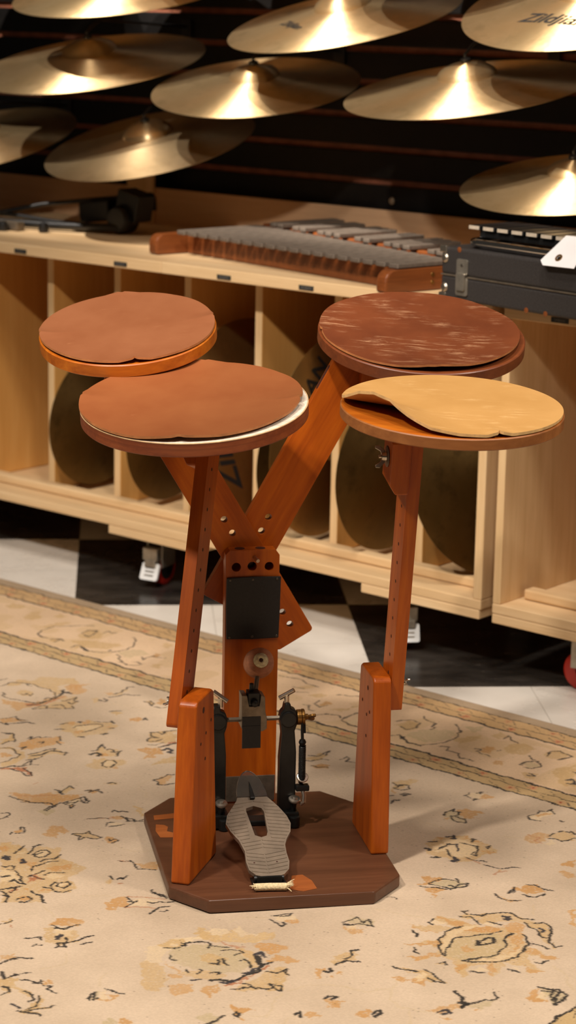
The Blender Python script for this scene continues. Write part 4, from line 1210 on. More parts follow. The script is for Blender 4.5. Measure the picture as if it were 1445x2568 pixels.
# ---- small bell set on a chrome tube frame, on the case
bk = thing('bell_set', 'black practice bell set with chrome tube frame lying on the black case', 'bell set', mw=KM @ T(0.045, 0.010, 0.1035))
def arc_path(pts, rad, n=6):
    out = [Vector(pts[0])]
    for a, b, c in zip(pts, pts[1:], pts[2:]):
        a, b, c = Vector(a), Vector(b), Vector(c); u = (a - b).normalized(); v = (c - b).normalized()
        for i in range(n + 1):
            t = i / n; out.append((b + u * rad) * (1 - t) ** 2 + b * 2 * t * (1 - t) + (b + v * rad) * t ** 2)
    out.append(Vector(pts[-1])); return out
tube('tube_frame', arc_path([(0.03, 0.17, 0.012), (0.01, 0.008, 0.012), (0.44, 0.0, 0.012), (0.42, 0.15, 0.012)], 0.03), 0.0075, bk, CHROME, 14)
box('key_bed', 0.018, 0.43, 0.03, 0.165, 0.0195, 0.034, bk, PLASTICBLACK, None, 0.002)
for i in range(11):
    x = 0.012 + 0.0385 * i; hi = i % 1
    kb = box('key', x - 0.0155, x + 0.0155, 0.022, 0.155 - 0.004 * i, 0.0345, 0.0425, bk, PLASTICBLACK, None, 0.0015)
    box('key_tip', x - 0.0135, x + 0.0135, 0.0195, 0.0217, 0.0352, 0.0420, bk, BAREND, None, 0.0004)
tagm = plate('price_tag', [(-0.004, 0.0), (0.008, -0.010), (0.085, -0.008), (0.085, 0.062), (0.022, 0.060)], [circle(0.036, 0.010, 0.004, 14)], -0.0004, 0.0004, None, WHITE, KM @ T(0.283, -0.013, 0.104) @ R(math.radians(-40), 'X'), 0)
tag(tagm, 'white paper price tag leaning on the bell set over the black case', 'tag')
bm = bmesh.new(); add_lathe(bm, [(0.0042, 0.0008), (0.0075, 0.0012), (0.0078, 0), (0.0042, 0)], 20, T(0.036, -0.0006, 0.010) @ R(PI / 2, 'X'))
from_bm('eyelet', bm, tagm, BRASSPART, None, True)

# ---- folded black hardware stand, left
HM = CABR @ T(-3.98, 3.86, TOP)
hs = thing('hardware_stand', 'black folded metal cymbal stand lying on the cabinet at the left edge', 'stand', mw=HM)
tube('leg', [(-0.215, -0.04, 0.028), (-0.10, 0.02, 0.055), (0.10, 0.12, 0.083), (0.150, 0.145, 0.090)], 0.0055, hs, PLASTICBLACK)
tube('leg', [(0.150, 0.145, 0.090), (0.158, 0.145, 0.080), (0.165, 0.14, 0.052)], 0.0055, hs, PLASTICBLACK)
tube('leg', [(-0.215, -0.03, 0.030), (-0.05, 0.0, 0.018), (0.09, 0.03, 0.012)], 0.006, hs, PLASTICBLACK)
tube('centre_tube', [(-0.20, -0.09, 0.014), (0.0, -0.03, 0.014), (0.16, 0.03, 0.016)], 0.010, hs, PLASTICBLACK)
bm = bmesh.new(); add_box(bm, 0.02, 0.12, 0.03, 0.07, 0.014, 0.064, T(0.0, 0, 0) @ R(math.radians(-8), 'Y')); from_bm('foot_plate', bm, hs, PLASTICBLACK, None, bev=0.004)
bm = bmesh.new(); add_box(bm, 0.125, 0.195, 0.04, 0.10, 0.004, 0.070, T(0, 0, 0.036) @ R(math.radians(12), 'Y') @ T(-0.005, 0, 0.03)); add_lathe(bm, [(0, 0.03), (0.03, 0.03), (0.034, 0.02), (0.034, -0.02), (0, -0.02)], 24, T(0.15, 0.05, 0.036) @ R(PI / 2, 'X')); from_bm('clamp', bm, hs, PLASTICBLACK, None, bev=0.003)
bm = bmesh.new(); add_box(bm, -0.275, -0.225, -0.10, -0.02, 0.0005, 0.060); add_lathe(bm, [(0, 0.02), (0.02, 0.02), (0.022, 0.01), (0.022, -0.02), (0, -0.02)], 24, T(-0.235, -0.06, 0.062) @ R(PI / 2, 'X')); from_bm('pivot_block', bm, hs, PLASTICBLACK, None, bev=0.004)
bm = bmesh.new(); add_lathe(bm, [(0, 0.008), (0.006, 0.008), (0.008, 0)], 16, T(-0.228, -0.085, 0.068) @ R(PI / 2, 'X')); from_bm('bolt', bm, hs, STEEL, None, True)
bm = bmesh.new()
for x, y, z, r in ((-0.145, -0.135, 0.016, 0.014), (-0.165, -0.15, 0.030, 0.009), (-0.125, -0.13, 0.028, 0.008)): add_lathe(bm, [(0, r), (r, r), (r, -r), (0, -r)], 18, T(x, y, z) @ R(PI / 2, 'X') @ R(0.4, 'Y'))
add_box(bm, -0.12, -0.055, -0.11, -0.085, 0.002, 0.022)
from_bm('wing_clamp', bm, hs, GREYMETAL, None, bev=0.002)
for x, y in ((0.0, -0.075), (-0.09, -0.125)): lathe('rubber_foot', [(0, 0.0), (0.011, 0.0), (0.013, 0.006), (0.010, 0.022), (0, 0.024)], hs, PLASTICBLACK, T(x, y, 0.0003), 18)
bm = bmesh.new(); add_box(bm, -0.30, -0.262, -0.1020, -0.1005, 0.004, 0.046); from_bm('sticker', bm, hs, WHITE, None); hs.children[-1]['label'] = 'white sticker'

# ================================================================== the practice drum stand
ST = thing('practice_drum_stand', 'old varnished wooden practice drum stand with four round pads on the rug', 'drum stand', mw=STAND.copy())
Z0 = 0.0072
oct_ = [(-0.126, -0.219), (0.126, -0.219), (0.179, -0.158), (0.175, 0.160), (0.130, 0.219), (-0.130, 0.219), (-0.179, 0.156), (-0.178, -0.158)]
bm = bmesh.new(); add_plate(bm, oct_, [], -0.010, 0.010)
base = from_bm('base_board', bm, ST, BASEWOOD, T(0, 0, 0.0166) @ R(-PI / 2, 'X'), bev=0.003)
BT = 0.0268
PATCHWOOD = wood('orange_patch_wood', lin(128, 66, 28), lin(156, 84, 36), lin(178, 102, 48), 'x', 0.5)  # lighter orange-brown patches; the two at the left are bare wood
for q in ([(-0.165, 0.139), (-0.128, 0.146), (-0.100, 0.148), (-0.100, 0.126), (-0.130, 0.124), (-0.166, 0.120)], [(-0.166, 0.099), (-0.153, 0.095), (-0.148, 0.086), (-0.152, 0.067), (-0.140, 0.057), (-0.105, 0.060), (-0.110, 0.040), (-0.148, 0.040), (-0.166, 0.042), (-0.170, 0.07)],
          [(0.013, -0.142), (0.030, -0.140), (0.040, -0.165), (0.042, -0.196), (0.020, -0.204), (0.000, -0.194), (0.004, -0.180)]):
    bm = bmesh.new(); add_plate(bm, q, [], -0.0004, 0.0001); from_bm('orange_patch', bm, ST, PATCHWOOD, T(0, 0, BT) @ R(-PI / 2, 'X'))

# ---- side posts with their sliding arms
WM = STAND.inverted()
def post_frame(px, py, yaw): return WM @ T(px, py, 0) @ R(math.radians(yaw), 'Z')
def side_post(M, sx, w, prof):
    """profile in (depth, z); sx: -1 board lies towards -x of the frame, +1 towards +x"""
    bm = bmesh.new(); add_plate(bm, prof, [], 0, w)
    mw = M @ (R(PI / 2, 'Z') if sx < 0 else (T(w, 0, 0) @ R(PI / 2, 'Z')))
    o = from_bm('side_post', bm, ST, ORANGE, mw, bev=0.0035, seg=3)
    return o
def nut(parent, mw, r=0.018):
    mw = mw @ Matrix.Scale(r / 0.018, 4)
    wsh = lathe('washer', [(0.004, 0), (0.015, 0), (0.016, 0.0008), (0.015, 0.0016), (0.004, 0.0016)], parent, GREYMETAL, mw, 28)
    bm = bmesh.new()
    add_lathe(bm, [(0.0032, 0.0018), (0.0075, 0.0018), (0.0055, 0.009), (0.0032, 0.009)], 18, None, True)
    for s in (-1, 1):
        o = [(s * 0.004, 0.003), (s * 0.009, 0.004), (s * 0.017, 0.012), (s * 0.0165, 0.018), (s * 0.0125, 0.0185), (s * 0.008, 0.011), (s * 0.004, 0.009)]
        add_plate(bm, o, [], -0.0016, 0.0016)
    add_tube(bm, [(0, 0, 0), (0, 0, 0.013)], 0.0028, 12)
    return from_bm('wing_nut', bm, parent, STEEL, mw, bev=0.0007)
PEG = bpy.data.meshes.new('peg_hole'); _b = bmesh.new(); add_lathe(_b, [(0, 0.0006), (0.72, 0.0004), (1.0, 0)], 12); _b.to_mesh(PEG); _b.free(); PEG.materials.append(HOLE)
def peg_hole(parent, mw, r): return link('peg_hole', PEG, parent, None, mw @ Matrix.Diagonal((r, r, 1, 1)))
def pad_arm(M, x0, x1, y_at, z_at, slope, length, depth=0.056):
    """board x0..x1 wide; its front edge passes (y_at, z_at), leaning back by slope"""
    a = math.atan(slope)
    mw = M @ T((x0 + x1) / 2, y_at, z_at) @ R(-a, 'X')
    w = (x1 - x0) / 2
    bm = bmesh.new(); add_plate(bm, rrect(0, depth, 0, length, 0.006, 4), [], -w, w)
    vs = [v for v in bm.verts]
    for v in vs: v.co = Vector((v.co.y, v.co.x, v.co.z))
    o = from_bm('pad_arm', bm, ST, ORANGE, mw, bev=0.0025, seg=3)
    for i in range(13):
        z = 0.025 + i * (length - 0.06) / 13
        for s in (-1, 1): peg_hole(o, T(s * w, depth * 0.42, z) @ R(s * PI / 2, 'Y'), 0.003)
    return o
ML = post_frame(-0.167, 3.183, -15.5)
lp = side_post(ML, -1, -0.030, [(0, BT), (0.135, BT), (0.112, 0.302), (0.104, 0.306), (0.034, 0.306), (0.028, 0.300)])
MR = post_frame(0.168, 3.318, 11)
rp = side_post(MR, -1, 0.029, [(0, BT), (0.137, BT), (0.104, 0.308), (0.096, 0.312), (0.020, 0.312), (0.012, 0.306)])
def peg_holes(parent, M, x, s, pts):
    for y, z, r in pts: peg_hole(parent, parent.matrix_basis.inverted() @ M @ T(x, y, z) @ R(s * PI / 2, 'Y'), r)
peg_holes(lp, ML, 0.0302, 1, [(0.062, 0.285, 0.005), (0.050, 0.235, 0.0028), (0.075, 0.245, 0.0028), (0.100, 0.258, 0.003), (0.072, 0.205, 0.003)])
peg_holes(rp, MR, -0.0292, -1, [(0.05, 0.285, 0.004), (0.035, 0.250, 0.003), (0.055, 0.240, 0.0028), (0.085, 0.255, 0.003), (0.055, 0.205, 0.003)])
la = pad_arm(ML, -0.0205, -0.0008, 0.0345, 0.262, 0.351, 0.462)
ra = pad_arm(MR, 0.0008, 0.0205, 0.0270, 0.252, -0.190, 0.468, 0.060)
nut(la, la.matrix_basis.inverted() @ ML @ T(-0.0207, 0.066, 0.292) @ R(-PI / 2, 'Y') @ R(1.3, 'Z'), 0.012)
nut(ra, ra.matrix_basis.inverted() @ MR @ T(0.0207, 0.040, 0.295) @ R(PI / 2, 'Y') @ R(0.9, 'Z'), 0.013)

# ---- rear post with the leather beater patch
holes = [circle(-0.027, 0.431, 0.0075), circle(-0.001, 0.432, 0.0075), circle(0.027, 0.431, 0.0075)]
po = [(-0.0445, BT), (0.0435, BT), (0.0440, 0.450), (0.037, 0.459), (-0.038, 0.459), (-0.0445, 0.452)]
rear = plate('rear_post', po, holes, 0.180, 0.2045, ST, ORANGE, None, 0.004)
bm = bmesh.new()
for x in (-0.020, 0.014): add_lathe(bm, [(0, 0.0005), (0.0075, 0.0004), (0.0085, 0)], 16, T(x, 0.193, 0.4592))
from_bm('dowel_hole', bm, rear, HOLE, None)
tube('bolt', [(0.002, 0.188, 0.447), (0.003, 0.176, 0.4465), (0.006, 0.166, 0.444)], 0.0032, rear, STEEL)
bm = bmesh.new(); add_lathe(bm, [(0, 0.003), (0.005, 0.002), (0.0065, 0)], 16, T(-0.001, 0.200, 0.432) @ R(PI / 2, 'X')); from_bm('plug', bm, rear, NAILHEAD, None, True)
patch = plate('beater_patch', [(-0.043, 0.414), (0.0, 0.4155), (0.0465, 0.4145), (0.0455, 0.360), (0.0440, 0.311), (0.0, 0.3095), (-0.0425, 0.311), (-0.0435, 0.36)], [], 0.1765, 0.1795, ST, BLACK, None, 0.0012)
bm = bmesh.new()
for x in (-0.037, 0.0, 0.040):
    for z in (0.4105, 0.3145): add_lathe(bm, [(0, 0.0012), (0.0016, 0.001), (0.0024, 0)], 12, T(x, 0.1764, z) @ R(PI / 2, 'X'))
from_bm('nail', bm, patch, NAILHEAD, None, True)
box('metal_strip', -0.040, 0.042, 0.1775, 0.1795, 0.030, 0.074, ST, GREYMETAL, None, 0.0005)

# ---- crossed boards behind it
def cross_board(d, n, off, w, s0, s1, y0, y1, hs, m=ORANGE):
    """d: direction of the board, n: across; s along d"""
    ang = math.atan2(d[0], d[1])                  # tilt from upright, towards +x
    mw = T(n[0] * off, 0, n[1] * off) @ R(ang, 'Y')
    out = rrect(-w / 2, w / 2, s0, s1, 0.006, 4)
    return plate('cross_board', out, [circle(x, z, 0.0056, 16) for x, z in hs], y0, y1, ST, m, mw, 0.003)
dA = (-0.51, 0.86); nA = (0.86, 0.51)
def in_board(d, n, off, p): return (p[0] * n[0] + p[1] * n[1] - off, p[0] * d[0] + p[1] * d[1])
hA = [in_board(dA, nA, 0.2185, p) for p in ((0.055, 0.346), (0.068, 0.325), (-0.044, 0.505), (-0.030, 0.482), (-0.075, 0.557))]
A_ = cross_board(dA, nA, 0.2185, 0.069, 0.216, 0.768, 0.2055, 0.2225, hA)
dB = (0.48, 0.877); nB = (0.877, -0.48)
hB = [in_board(dB, nB, -0.2105, p) for p in ((0.032, 0.503), (0.021, 0.480))]
B_ = cross_board(dB, nB, -0.2105, 0.0725, 0.293, 0.786, 0.2235, 0.2405, hB)
bm = bmesh.new(); add_plate(bm, rrect(-0.005, 0.005, -0.022, 0.022, 0.005, 4), [], -0.0004, 0.0004)
from_bm('slot', bm, B_, HOLE, T(-0.0364, 0.232, 0.70) @ R(PI / 2, 'Z'))
bm = bmesh.new(); add_tube(bm, [(0, 0.19, 0.02), (0, 0.25, 0.02)], 0.004, 12); from_bm('cross_bolt', bm, ST, STEEL, T(0.002, 0.012, 0.425), True)

# ---- the four round pads
def disc(name, R0, th, m, parent, mw, top_m=None):
    bm = bmesh.new(); add_lathe(bm, [(0, 0), (R0 - 0.0015, 0), (R0, -0.0015), (R0, -th + 0.0015), (R0 - 0.0015, -th), (0, -th)], 128)
    o = from_bm(name, bm, parent, m, mw, True)
    if top_m:
        o.data.materials.append(top_m)
        for p in o.data.polygons:
            if p.normal.z > 0.9: p.material_index = 1
    return o
def mat_sheet(parent, rad, height, notches, th, m, m_edge, off=(0, 0)):
    """a round rubber sheet: rad(a) edge radius, height(a, t) lift; notches: small cuts at the edge"""
    NA, NR = 240, 26
    bm = bmesh.new(); top = []; bot = []
    for j in range(NR + 1):
        t = (j / NR) ** 0.8; rt = []; rb = []
        for i in range(NA):
            a = 2 * PI * i / NA; r = rad(a)
            for na, dep, wd in notches:
                dd = abs((a - na + PI) % (2 * PI) - PI); r -= dep * max(0.0, 1 - dd / wd)
            x, y = r * t * math.cos(a) + off[0], r * t * math.sin(a) + off[1]
            z = height(a, t)
            for na, dep, wd in notches:
                dd = abs((a - na + PI) % (2 * PI) - PI); z += 0.0045 * max(0.0, 1 - dd / (wd * 6)) * t ** 7
            rt.append(bm.verts.new((x, y, z + th))); rb.append(bm.verts.new((x, y, z)))
        top.append(rt); bot.append(rb)
        if j == 0:
            pass
    edge = []
    for j in range(NR):
        for i in range(NA):
            k = (i + 1) % NA
            bm.faces.new((top[j][i], top[j + 1][i], top[j + 1][k], top[j][k]))
            bm.faces.new((bot[j][i], bot[j][k], bot[j + 1][k], bot[j + 1][i]))
    for i in range(NA):
        k = (i + 1) % NA; f = bm.faces.new((top[NR][i], bot[NR][i], bot[NR][k], top[NR][k])); f.material_index = 1
    bmesh.ops.remove_doubles(bm, verts=bm.verts[:], dist=1e-6)
    me = bpy.data.meshes.new('rubber_mat'); bm.normal_update(); bm.to_mesh(me); bm.free()
    me.polygons.foreach_set('use_smooth', [True] * len(me.polygons))
    try: me.set_sharp_from_angle(angle=math.radians(50))
    except Exception: pass
    o = link('rubber_mat', me, parent, m); me.materials.append(m_edge); return o
def pad_matrix(cx_, cy_, cz_, tx, ty):
    n = Vector((math.sin(tx), -math.sin(ty), 0)); n.z = math.sqrt(1 - n.x ** 2 - n.y ** 2)
    u = (Vector((1, 0, 0)) - n * n.x).normalized(); v = n.cross(u)
    m = Matrix((u, v, n)).transposed().to_4x4(); m.translation = (cx_, cy_, cz_); return WM @ m
D = math.radians
def bumpy(seed, amp):
    r = random.Random(seed); ph = [(r.uniform(0, 6.28), r.uniform(0.4, 1.0)) for _ in range(5)]
    return lambda a: amp * sum(w * math.sin((i + 2) * a + p) for i, (p, w) in enumerate(ph)) / 3
# rear left
M_RL = pad_matrix(-0.2609, 3.56, 0.8120, -0.0668, 0.2561)
pRL = disc('drum_pad', 0.1414, 0.021, ORANGE_X, ST, M_RL)
g1 = bumpy(1, 0.0012); g2 = bumpy(2, 0.001)
mat_sheet(pRL, lambda a: 0.1395 + g1(a), lambda a, t: 0.0006 + (0.0012 + abs(g2(a))) * t ** 4 + 0.0020 * t ** 5 * max(0, math.cos(a - D(235))),
          [(D(98), 0.006, 0.035), (D(188), 0.005, 0.035), (D(279), 0.004, 0.03), (D(10), 0.004, 0.03)], 0.0036, MAT_SMOOTH, MAT_EDGE)
# front left
M_FL = pad_matrix(-0.1436, 3.323, 0.7385, -0.0447, 0.1677)
pFL = disc('drum_pad', 0.1713, 0.0215, REDWOOD, ST, M_FL, CREAM)
bm = bmesh.new(); add_lathe(bm, [(0.1700, 0.0002), (0.1715, -0.0003), (0.1715, -0.0012), (0.1700, -0.0012)], 128); from_bm('edge_band', bm, pFL, plain('pale_edge_ply', lin(196, 160, 116), 0.6), None, True)
g3 = bumpy(3, 0.0014); g4 = bumpy(4, 0.0012)
mat_sheet(pFL, lambda a: 0.1697 + g3(a) - 0.007 * max(0.0, math.cos(a - D(-28))) ** 3, lambda a, t: 0.0008 + (0.0014 + abs(g4(a))) * t ** 4 + 0.003 * t ** 5 * max(0, math.cos(a - D(330))) ,
          [(D(86), 0.006, 0.035), (D(266), 0.004, 0.06), (D(354), 0.006, 0.05), (D(172), 0.003, 0.03)], 0.0038, MAT_RED, MAT_EDGE, (-0.0028, 0.0012))
# rear right
M_RR = pad_matrix(0.2081, 3.57, 0.8135, 0.042, 0.2359)
pRR = disc('drum_pad', 0.1660, 0.020, BROWNWOOD, ST, M_RR)
g5 = bumpy(5, 0.0016); g6 = bumpy(6, 0.001)
mat_sheet(pRR, lambda a: 0.1625 + g5(a) - 0.003 * max(0, math.cos(a - D(-30))), lambda a, t: 0.0006 + (0.001 + abs(g6(a))) * t ** 4 + 0.0065 * t ** 4 * max(0, math.cos(a - D(-42))) ** 2,
          [(D(275), -0.003, 0.06), (D(190), 0.003, 0.03)], 0.0036, MAT_WORN, MAT_EDGE, (-0.002, 0.002))
# front right, its sheet curled up at the front left
M_FR = pad_matrix(0.2352, 3.215, 0.7585, 0.0236, 0.09)
pFR = disc('drum_pad', 0.1625, 0.017, TANWOOD, ST, M_FR, ORANGE_X)
CA = [150, 170, 178, 184, 190, 200, 212, 225, 240, 255, 270, 285]
CZ = [0, .0015, .005, .009, .015, .027, .033, .030, .0165, .0055, .0015, 0]
CR = [.1605, .1605, .1605, .1590, .1560, .1470, .1390, .1360, .1430, .1530, .1590, .1605]
def curl_z(a): return float(np.interp(math.degrees(a) % 360, CA, CZ))
g7 = bumpy(7, 0.0008)
mat_sheet(pFR, lambda a: float(np.interp(math.degrees(a) % 360, CA, CR)) + g7(a), lambda a, t: 0.0006 + 0.001 * t ** 4 + curl_z(a) * max(0.0, (t - 0.35) / 0.65) ** 1.7,
          [(D(291), 0.005, 0.02)], 0.0042, MAT_TAN, MAT_EDGE_TAN)

# ---- wooden clamp blocks under the pads
def clamp_block(M, x0, x1, y0, y1, z0, z1, nut_side, nz, m=ORANGE):
    bm = bmesh.new(); add_plate(bm, [(x0 + 0.010 * (nut_side < 0), z0), (x1, z0), (x1, z1), (x0, z1), (x0, z0 + 0.016 * (nut_side < 0))], [], y0, y1)
    o = from_bm('clamp_block', bm, ST, m, M, bev=0.003)
    nut(o, T(x0 - 0.0002, (y0 + y1) / 2, nz) @ R(-PI / 2, 'Y') @ R(0.35, 'Z'), 0.018)
    return o
clamp_block(la.matrix_basis, -0.037, -0.0102, 0.010, 0.050, 0.398, 0.452, -1, 0.436)
clamp_block(ra.matrix_basis, -0.0405, -0.0102, -0.012, 0.040, 0.372, 0.458, -1, 0.425)
box('clamp_block', 0.176, 0.222, 0.196, 0.222, 0.675, 0.782, ST, ORANGE, None, 0.004)
box('clamp_block', -0.235, -0.190, 0.224, 0.250, 0.69, 0.775, ST, ORANGE, None, 0.004)

# ---- foot pedal
PY = 0.080
def post_outline(xc, s):
    w0, w1 = 0.0135, 0.0105
    return [(xc - w0, 0.030), (xc + w0, 0.030), (xc + w0 * 1.0, 0.060), (xc + w0, 0.150), (xc + w1, 0.186), (xc + 0.014, 0.196), (xc + 0.0155, 0.208), (xc + 0.012, 0.220), (xc + 0.004, 0.224), (xc + 0.003, 0.232),
            (xc - 0.006, 0.232), (xc - 0.008, 0.222), (xc - 0.013, 0.216), (xc - 0.0145, 0.206), (xc - 0.012, 0.194), (xc - w1, 0.180), (xc - w0, 0.14)]
bm = bmesh.new()
for xc in (-0.0705, 0.0435):
    add_plate(bm, post_outline(xc, 1), [], PY - 0.010, PY + 0.010)
    add_tube(bm, [(xc, PY - 0.014, 0.206), (xc, PY + 0.014, 0.206)], 0.0135, 20)
    add_tube(bm, [(xc + 0.010, PY - 0.020, 0.0275), (xc + 0.010, PY - 0.020, 0.046)], 0.0095, 18)
    add_box(bm, xc - 0.012, xc + 0.018, PY - 0.022, PY + 0.010, 0.030, 0.052)
add_box(bm, -0.080, 0.055, PY - 0.010, PY + 0.018, 0.0275, 0.036)
add_box(bm, 0.056, 0.078, PY - 0.020, PY - 0.006, 0.086, 0.096)
ped = from_bm('foot_pedal', bm, ST, BLACKMETAL, None, bev=0.002)
ped['label'] = 'black and grey metal foot pedal'
tube('axle', [(-0.084, PY, 0.206), (0.060, PY, 0.206)], 0.0042, ped, GREYMETAL, 6)
bm = bmesh.new()
add_plate(bm, [(-0.034, 0.196), (-0.026, 0.190), (0.001, 0.190), (0.007, 0.194), (0.007, 0.212), (0.0045, 0.222), (0.0035, 0.247), (-0.003, 0.250), (-0.0055, 0.232), (-0.022, 0.232), (-0.0255, 0.250), (-0.034, 0.251), (-0.033, 0.222)], [rrect(-0.020, -0.004, 0.205, 0.213, 0.001, 2)], PY - 0.016, PY + 0.014)
hubp = from_bm('beater_hub', bm, ped, GREYMETAL, None, bev=0.0015)
bm = bmesh.new(); add_box(bm, -0.024, -0.004, PY - 0.014, PY + 0.008, 0.232, 0.254); add_lathe(bm, [(0, 0.010), (0.0055, 0.009), (0.0062, 0)], 16, T(-0.0135, PY - 0.014, 0.238) @ R(PI / 2, 'X')); add_lathe(bm, [(0, 0.012), (0.0035, 0.012), (0.004, 0)], 14, T(-0.016, PY, 0.254))
from_bm('shaft_clamp', bm, ped, BLACKMETAL, None, bev=0.0015)
bm = bmesh.new()
pts = [(PY - 0.012, 0.215), (PY - 0.016, 0.200), (PY - 0.017, 0.185), (PY - 0.0165, 0.163)]
for (y0, z0), (y1, z1) in zip(pts, pts[1:]): add_box(bm, -0.033, -0.003, min(y0, y1) - 0.0012, max(y0, y1), z1, z0)
from_bm('strap', bm, ped, BLACK, None)
sh0 = Vector((-0.0115, PY - 0.002, 0.236)); bc = Vector((0.0015, 0.115, 0.2885))
tube('beater_shaft', [sh0, bc], 0.0038, ped, GREYMETAL)
ax = Vector((0.03, -0.86, 0.50)).normalized(); bmw = T(*bc) @ ax.to_track_quat('Z', 'Y').to_matrix().to_4x4()
lathe('beater', [(0, -0.017), (0.019, -0.017), (0.0235, -0.012), (0.0245, -0.002), (0.0225, 0.010), (0.0215, 0.0145), (0.020, 0.0155), (0.0125, 0.0160), (0.0115, 0.0145), (0, 0.0145)], ped, BEATER, bmw, 56)
lathe('felt_nut', [(0.0030, 0.0150), (0.0120, 0.0150), (0.0122, 0.0175), (0.0095, 0.0200), (0.0050, 0.0205), (0.0030, 0.0185)], ped, FELT, bmw, 40)
lathe('shaft_end', [(0, 0.0190), (0.0034, 0.0190), (0.0036, 0.0150)], ped, HOLE, bmw, 16)
bm = bmesh.new()
add_tube(bm, [(0.058, PY, 0.206), (0.0655, PY, 0.206)], 0.0125, 28); add_tube(bm, [(0.0660, PY, 0.206), (0.0705, PY, 0.206)], 0.0132, 28); add_tube(bm, [(0.0705, PY, 0.206), (0.077, PY, 0.206)], 0.0048, 16)
from_bm('spring_collar', bm, ped, BRASSPART, None, bev=0.0008)
bm = bmesh.new()
for s in (-1, 1): add_plate(bm, [(0.0765, s * 0.001), (0.0765, s * 0.006), (0.082, s * 0.0105), (0.088, s * 0.0105), (0.089, s * 0.006), (0.084, s * 0.001)], [], -0.0022, 0.0022)
from_bm('wing_screw', bm, ped, BRASSPART, T(0, PY, 0.205) @ R(0.9, 'X'), bev=0.001)
bm = bmesh.new()
add_tube(bm, [(0.0665, PY - 0.008, 0.200), (0.0655, PY - 0.012, 0.185), (0.066, PY - 0.013, 0.172)], 0.0026, 10)
add_tube(bm, [(0.070, PY - 0.006, 0.198), (0.070, PY - 0.011, 0.182)], 0.002, 8)
add_lathe(bm, [(0, 0.006), (0.0045, 0.004), (0.0062, 0), (0.0045, -0.005), (0, -0.007)], 16, T(0.066, PY - 0.013, 0.168))
from_bm('spring_hook', bm, ped, BLACKMETAL, None, True)
hx = [(0.066 + 0.0050 * math.cos(t * 0.7), PY - 0.014 + 0.0050 * math.sin(t * 0.7), 0.162 - t * 0.7 / (2 * PI) * 0.0024) for t in range(0, 215)]
tube('spring', hx, 0.00115, ped, BLACKMETAL, 7)
def screw(name, x, y, z, tilt, r, shaft, m=STEEL):
    bm = bmesh.new()
    add_lathe(bm, [(0, 0.0045), (r * 0.35, 0.0040), (r * 0.5, 0.0022), (r * 0.9, 0.0018), (r, 0.0004), (r * 0.92, -0.0022), (r * 0.45, -0.0035), (0, -0.0035)], 30)
    mw = T(x, y, z) @ R(D(tilt), 'X')
    lathe('screw_shaft', [(0, -0.003), (0.0045, -0.0035), (0.0042, -shaft), (0, -shaft)], ped, BLACKMETAL, mw, 16)
    return from_bm(name, bm, ped, m, mw, True)
screw('thumb_screw', 0.067, PY - 0.013, 0.1085, 46, 0.0098, 0.018)
screw('thumb_screw', 0.0535, PY - 0.020, 0.074, 19, 0.0100, 0.026); screw('thumb_screw', -0.0655, PY - 0.020, 0.0725, 19, 0.0100, 0.026)
bm = bmesh.new(); add_tube(bm, [(0.066, PY - 0.013, 0.092), (0.069, PY - 0.020, 0.080), (0.068, PY - 0.024, 0.070), (0.063, PY - 0.022, 0.066)], 0.0034, 10); from_bm('lower_hook', bm, ped, STEEL, None, True)
for x, s in ((-0.066, 1), (0.0415, -1)):
    bm = bmesh.new(); add_tube(bm, [(x, PY, 0.228), (x, PY, 0.243)], 0.0042, 12); add_tube(bm, [(x - 0.011, PY + 0.004, 0.2455 + s * 0.0075), (x + 0.011, PY - 0.004, 0.2455 - s * 0.0075)], 0.0038, 12)
    from_bm('tee_screw', bm, ped, STEEL, None, True)
# footboard
FB = T(0, -0.165, 0.045) @ R(-math.atan2(0.937, 0.349), 'X')
fo = [(-0.050, 0.173), (-0.003, 0.172), (0.004, 0.160), (0.012, 0.146), (0.021, 0.125), (0.0245, 0.107), (0.021, 0.088), (0.0125, 0.072), (0.008, 0.059), (0.0072, 0.040), (0.0085, 0.021), (0.005, 0.004), (-0.004, -0.007), (-0.016, -0.011), (-0.032, -0.0115), (-0.047, -0.006), (-0.056, 0.006), (-0.058, 0.024), (-0.0565, 0.048), (-0.062, 0.073), (-0.072, 0.094), (-0.077, 0.112), (-0.072, 0.132), (-0.060, 0.152), (-0.053, 0.164)]
slot = [(-0.041, 0.140), (-0.040, 0.146), (-0.028, 0.151), (-0.016, 0.145), (-0.013, 0.136), (-0.0145, 0.090), (-0.0175, 0.081), (-0.026, 0.078), (-0.0355, 0.083)]
bm = bmesh.new(); add_plate(bm, fo, [slot], 0.0, 0.0065)
def halfw(s_):
    xs = []
    for (x0, s0), (x1, s1) in zip(fo, fo[1:] + fo[:1]):
        if (s0 - s_) * (s1 - s_) <= 0 and s0 != s1: xs.append(x0 + (x1 - x0) * (s_ - s0) / (s1 - s0))
    return min(xs), max(xs)
xc = -0.0275
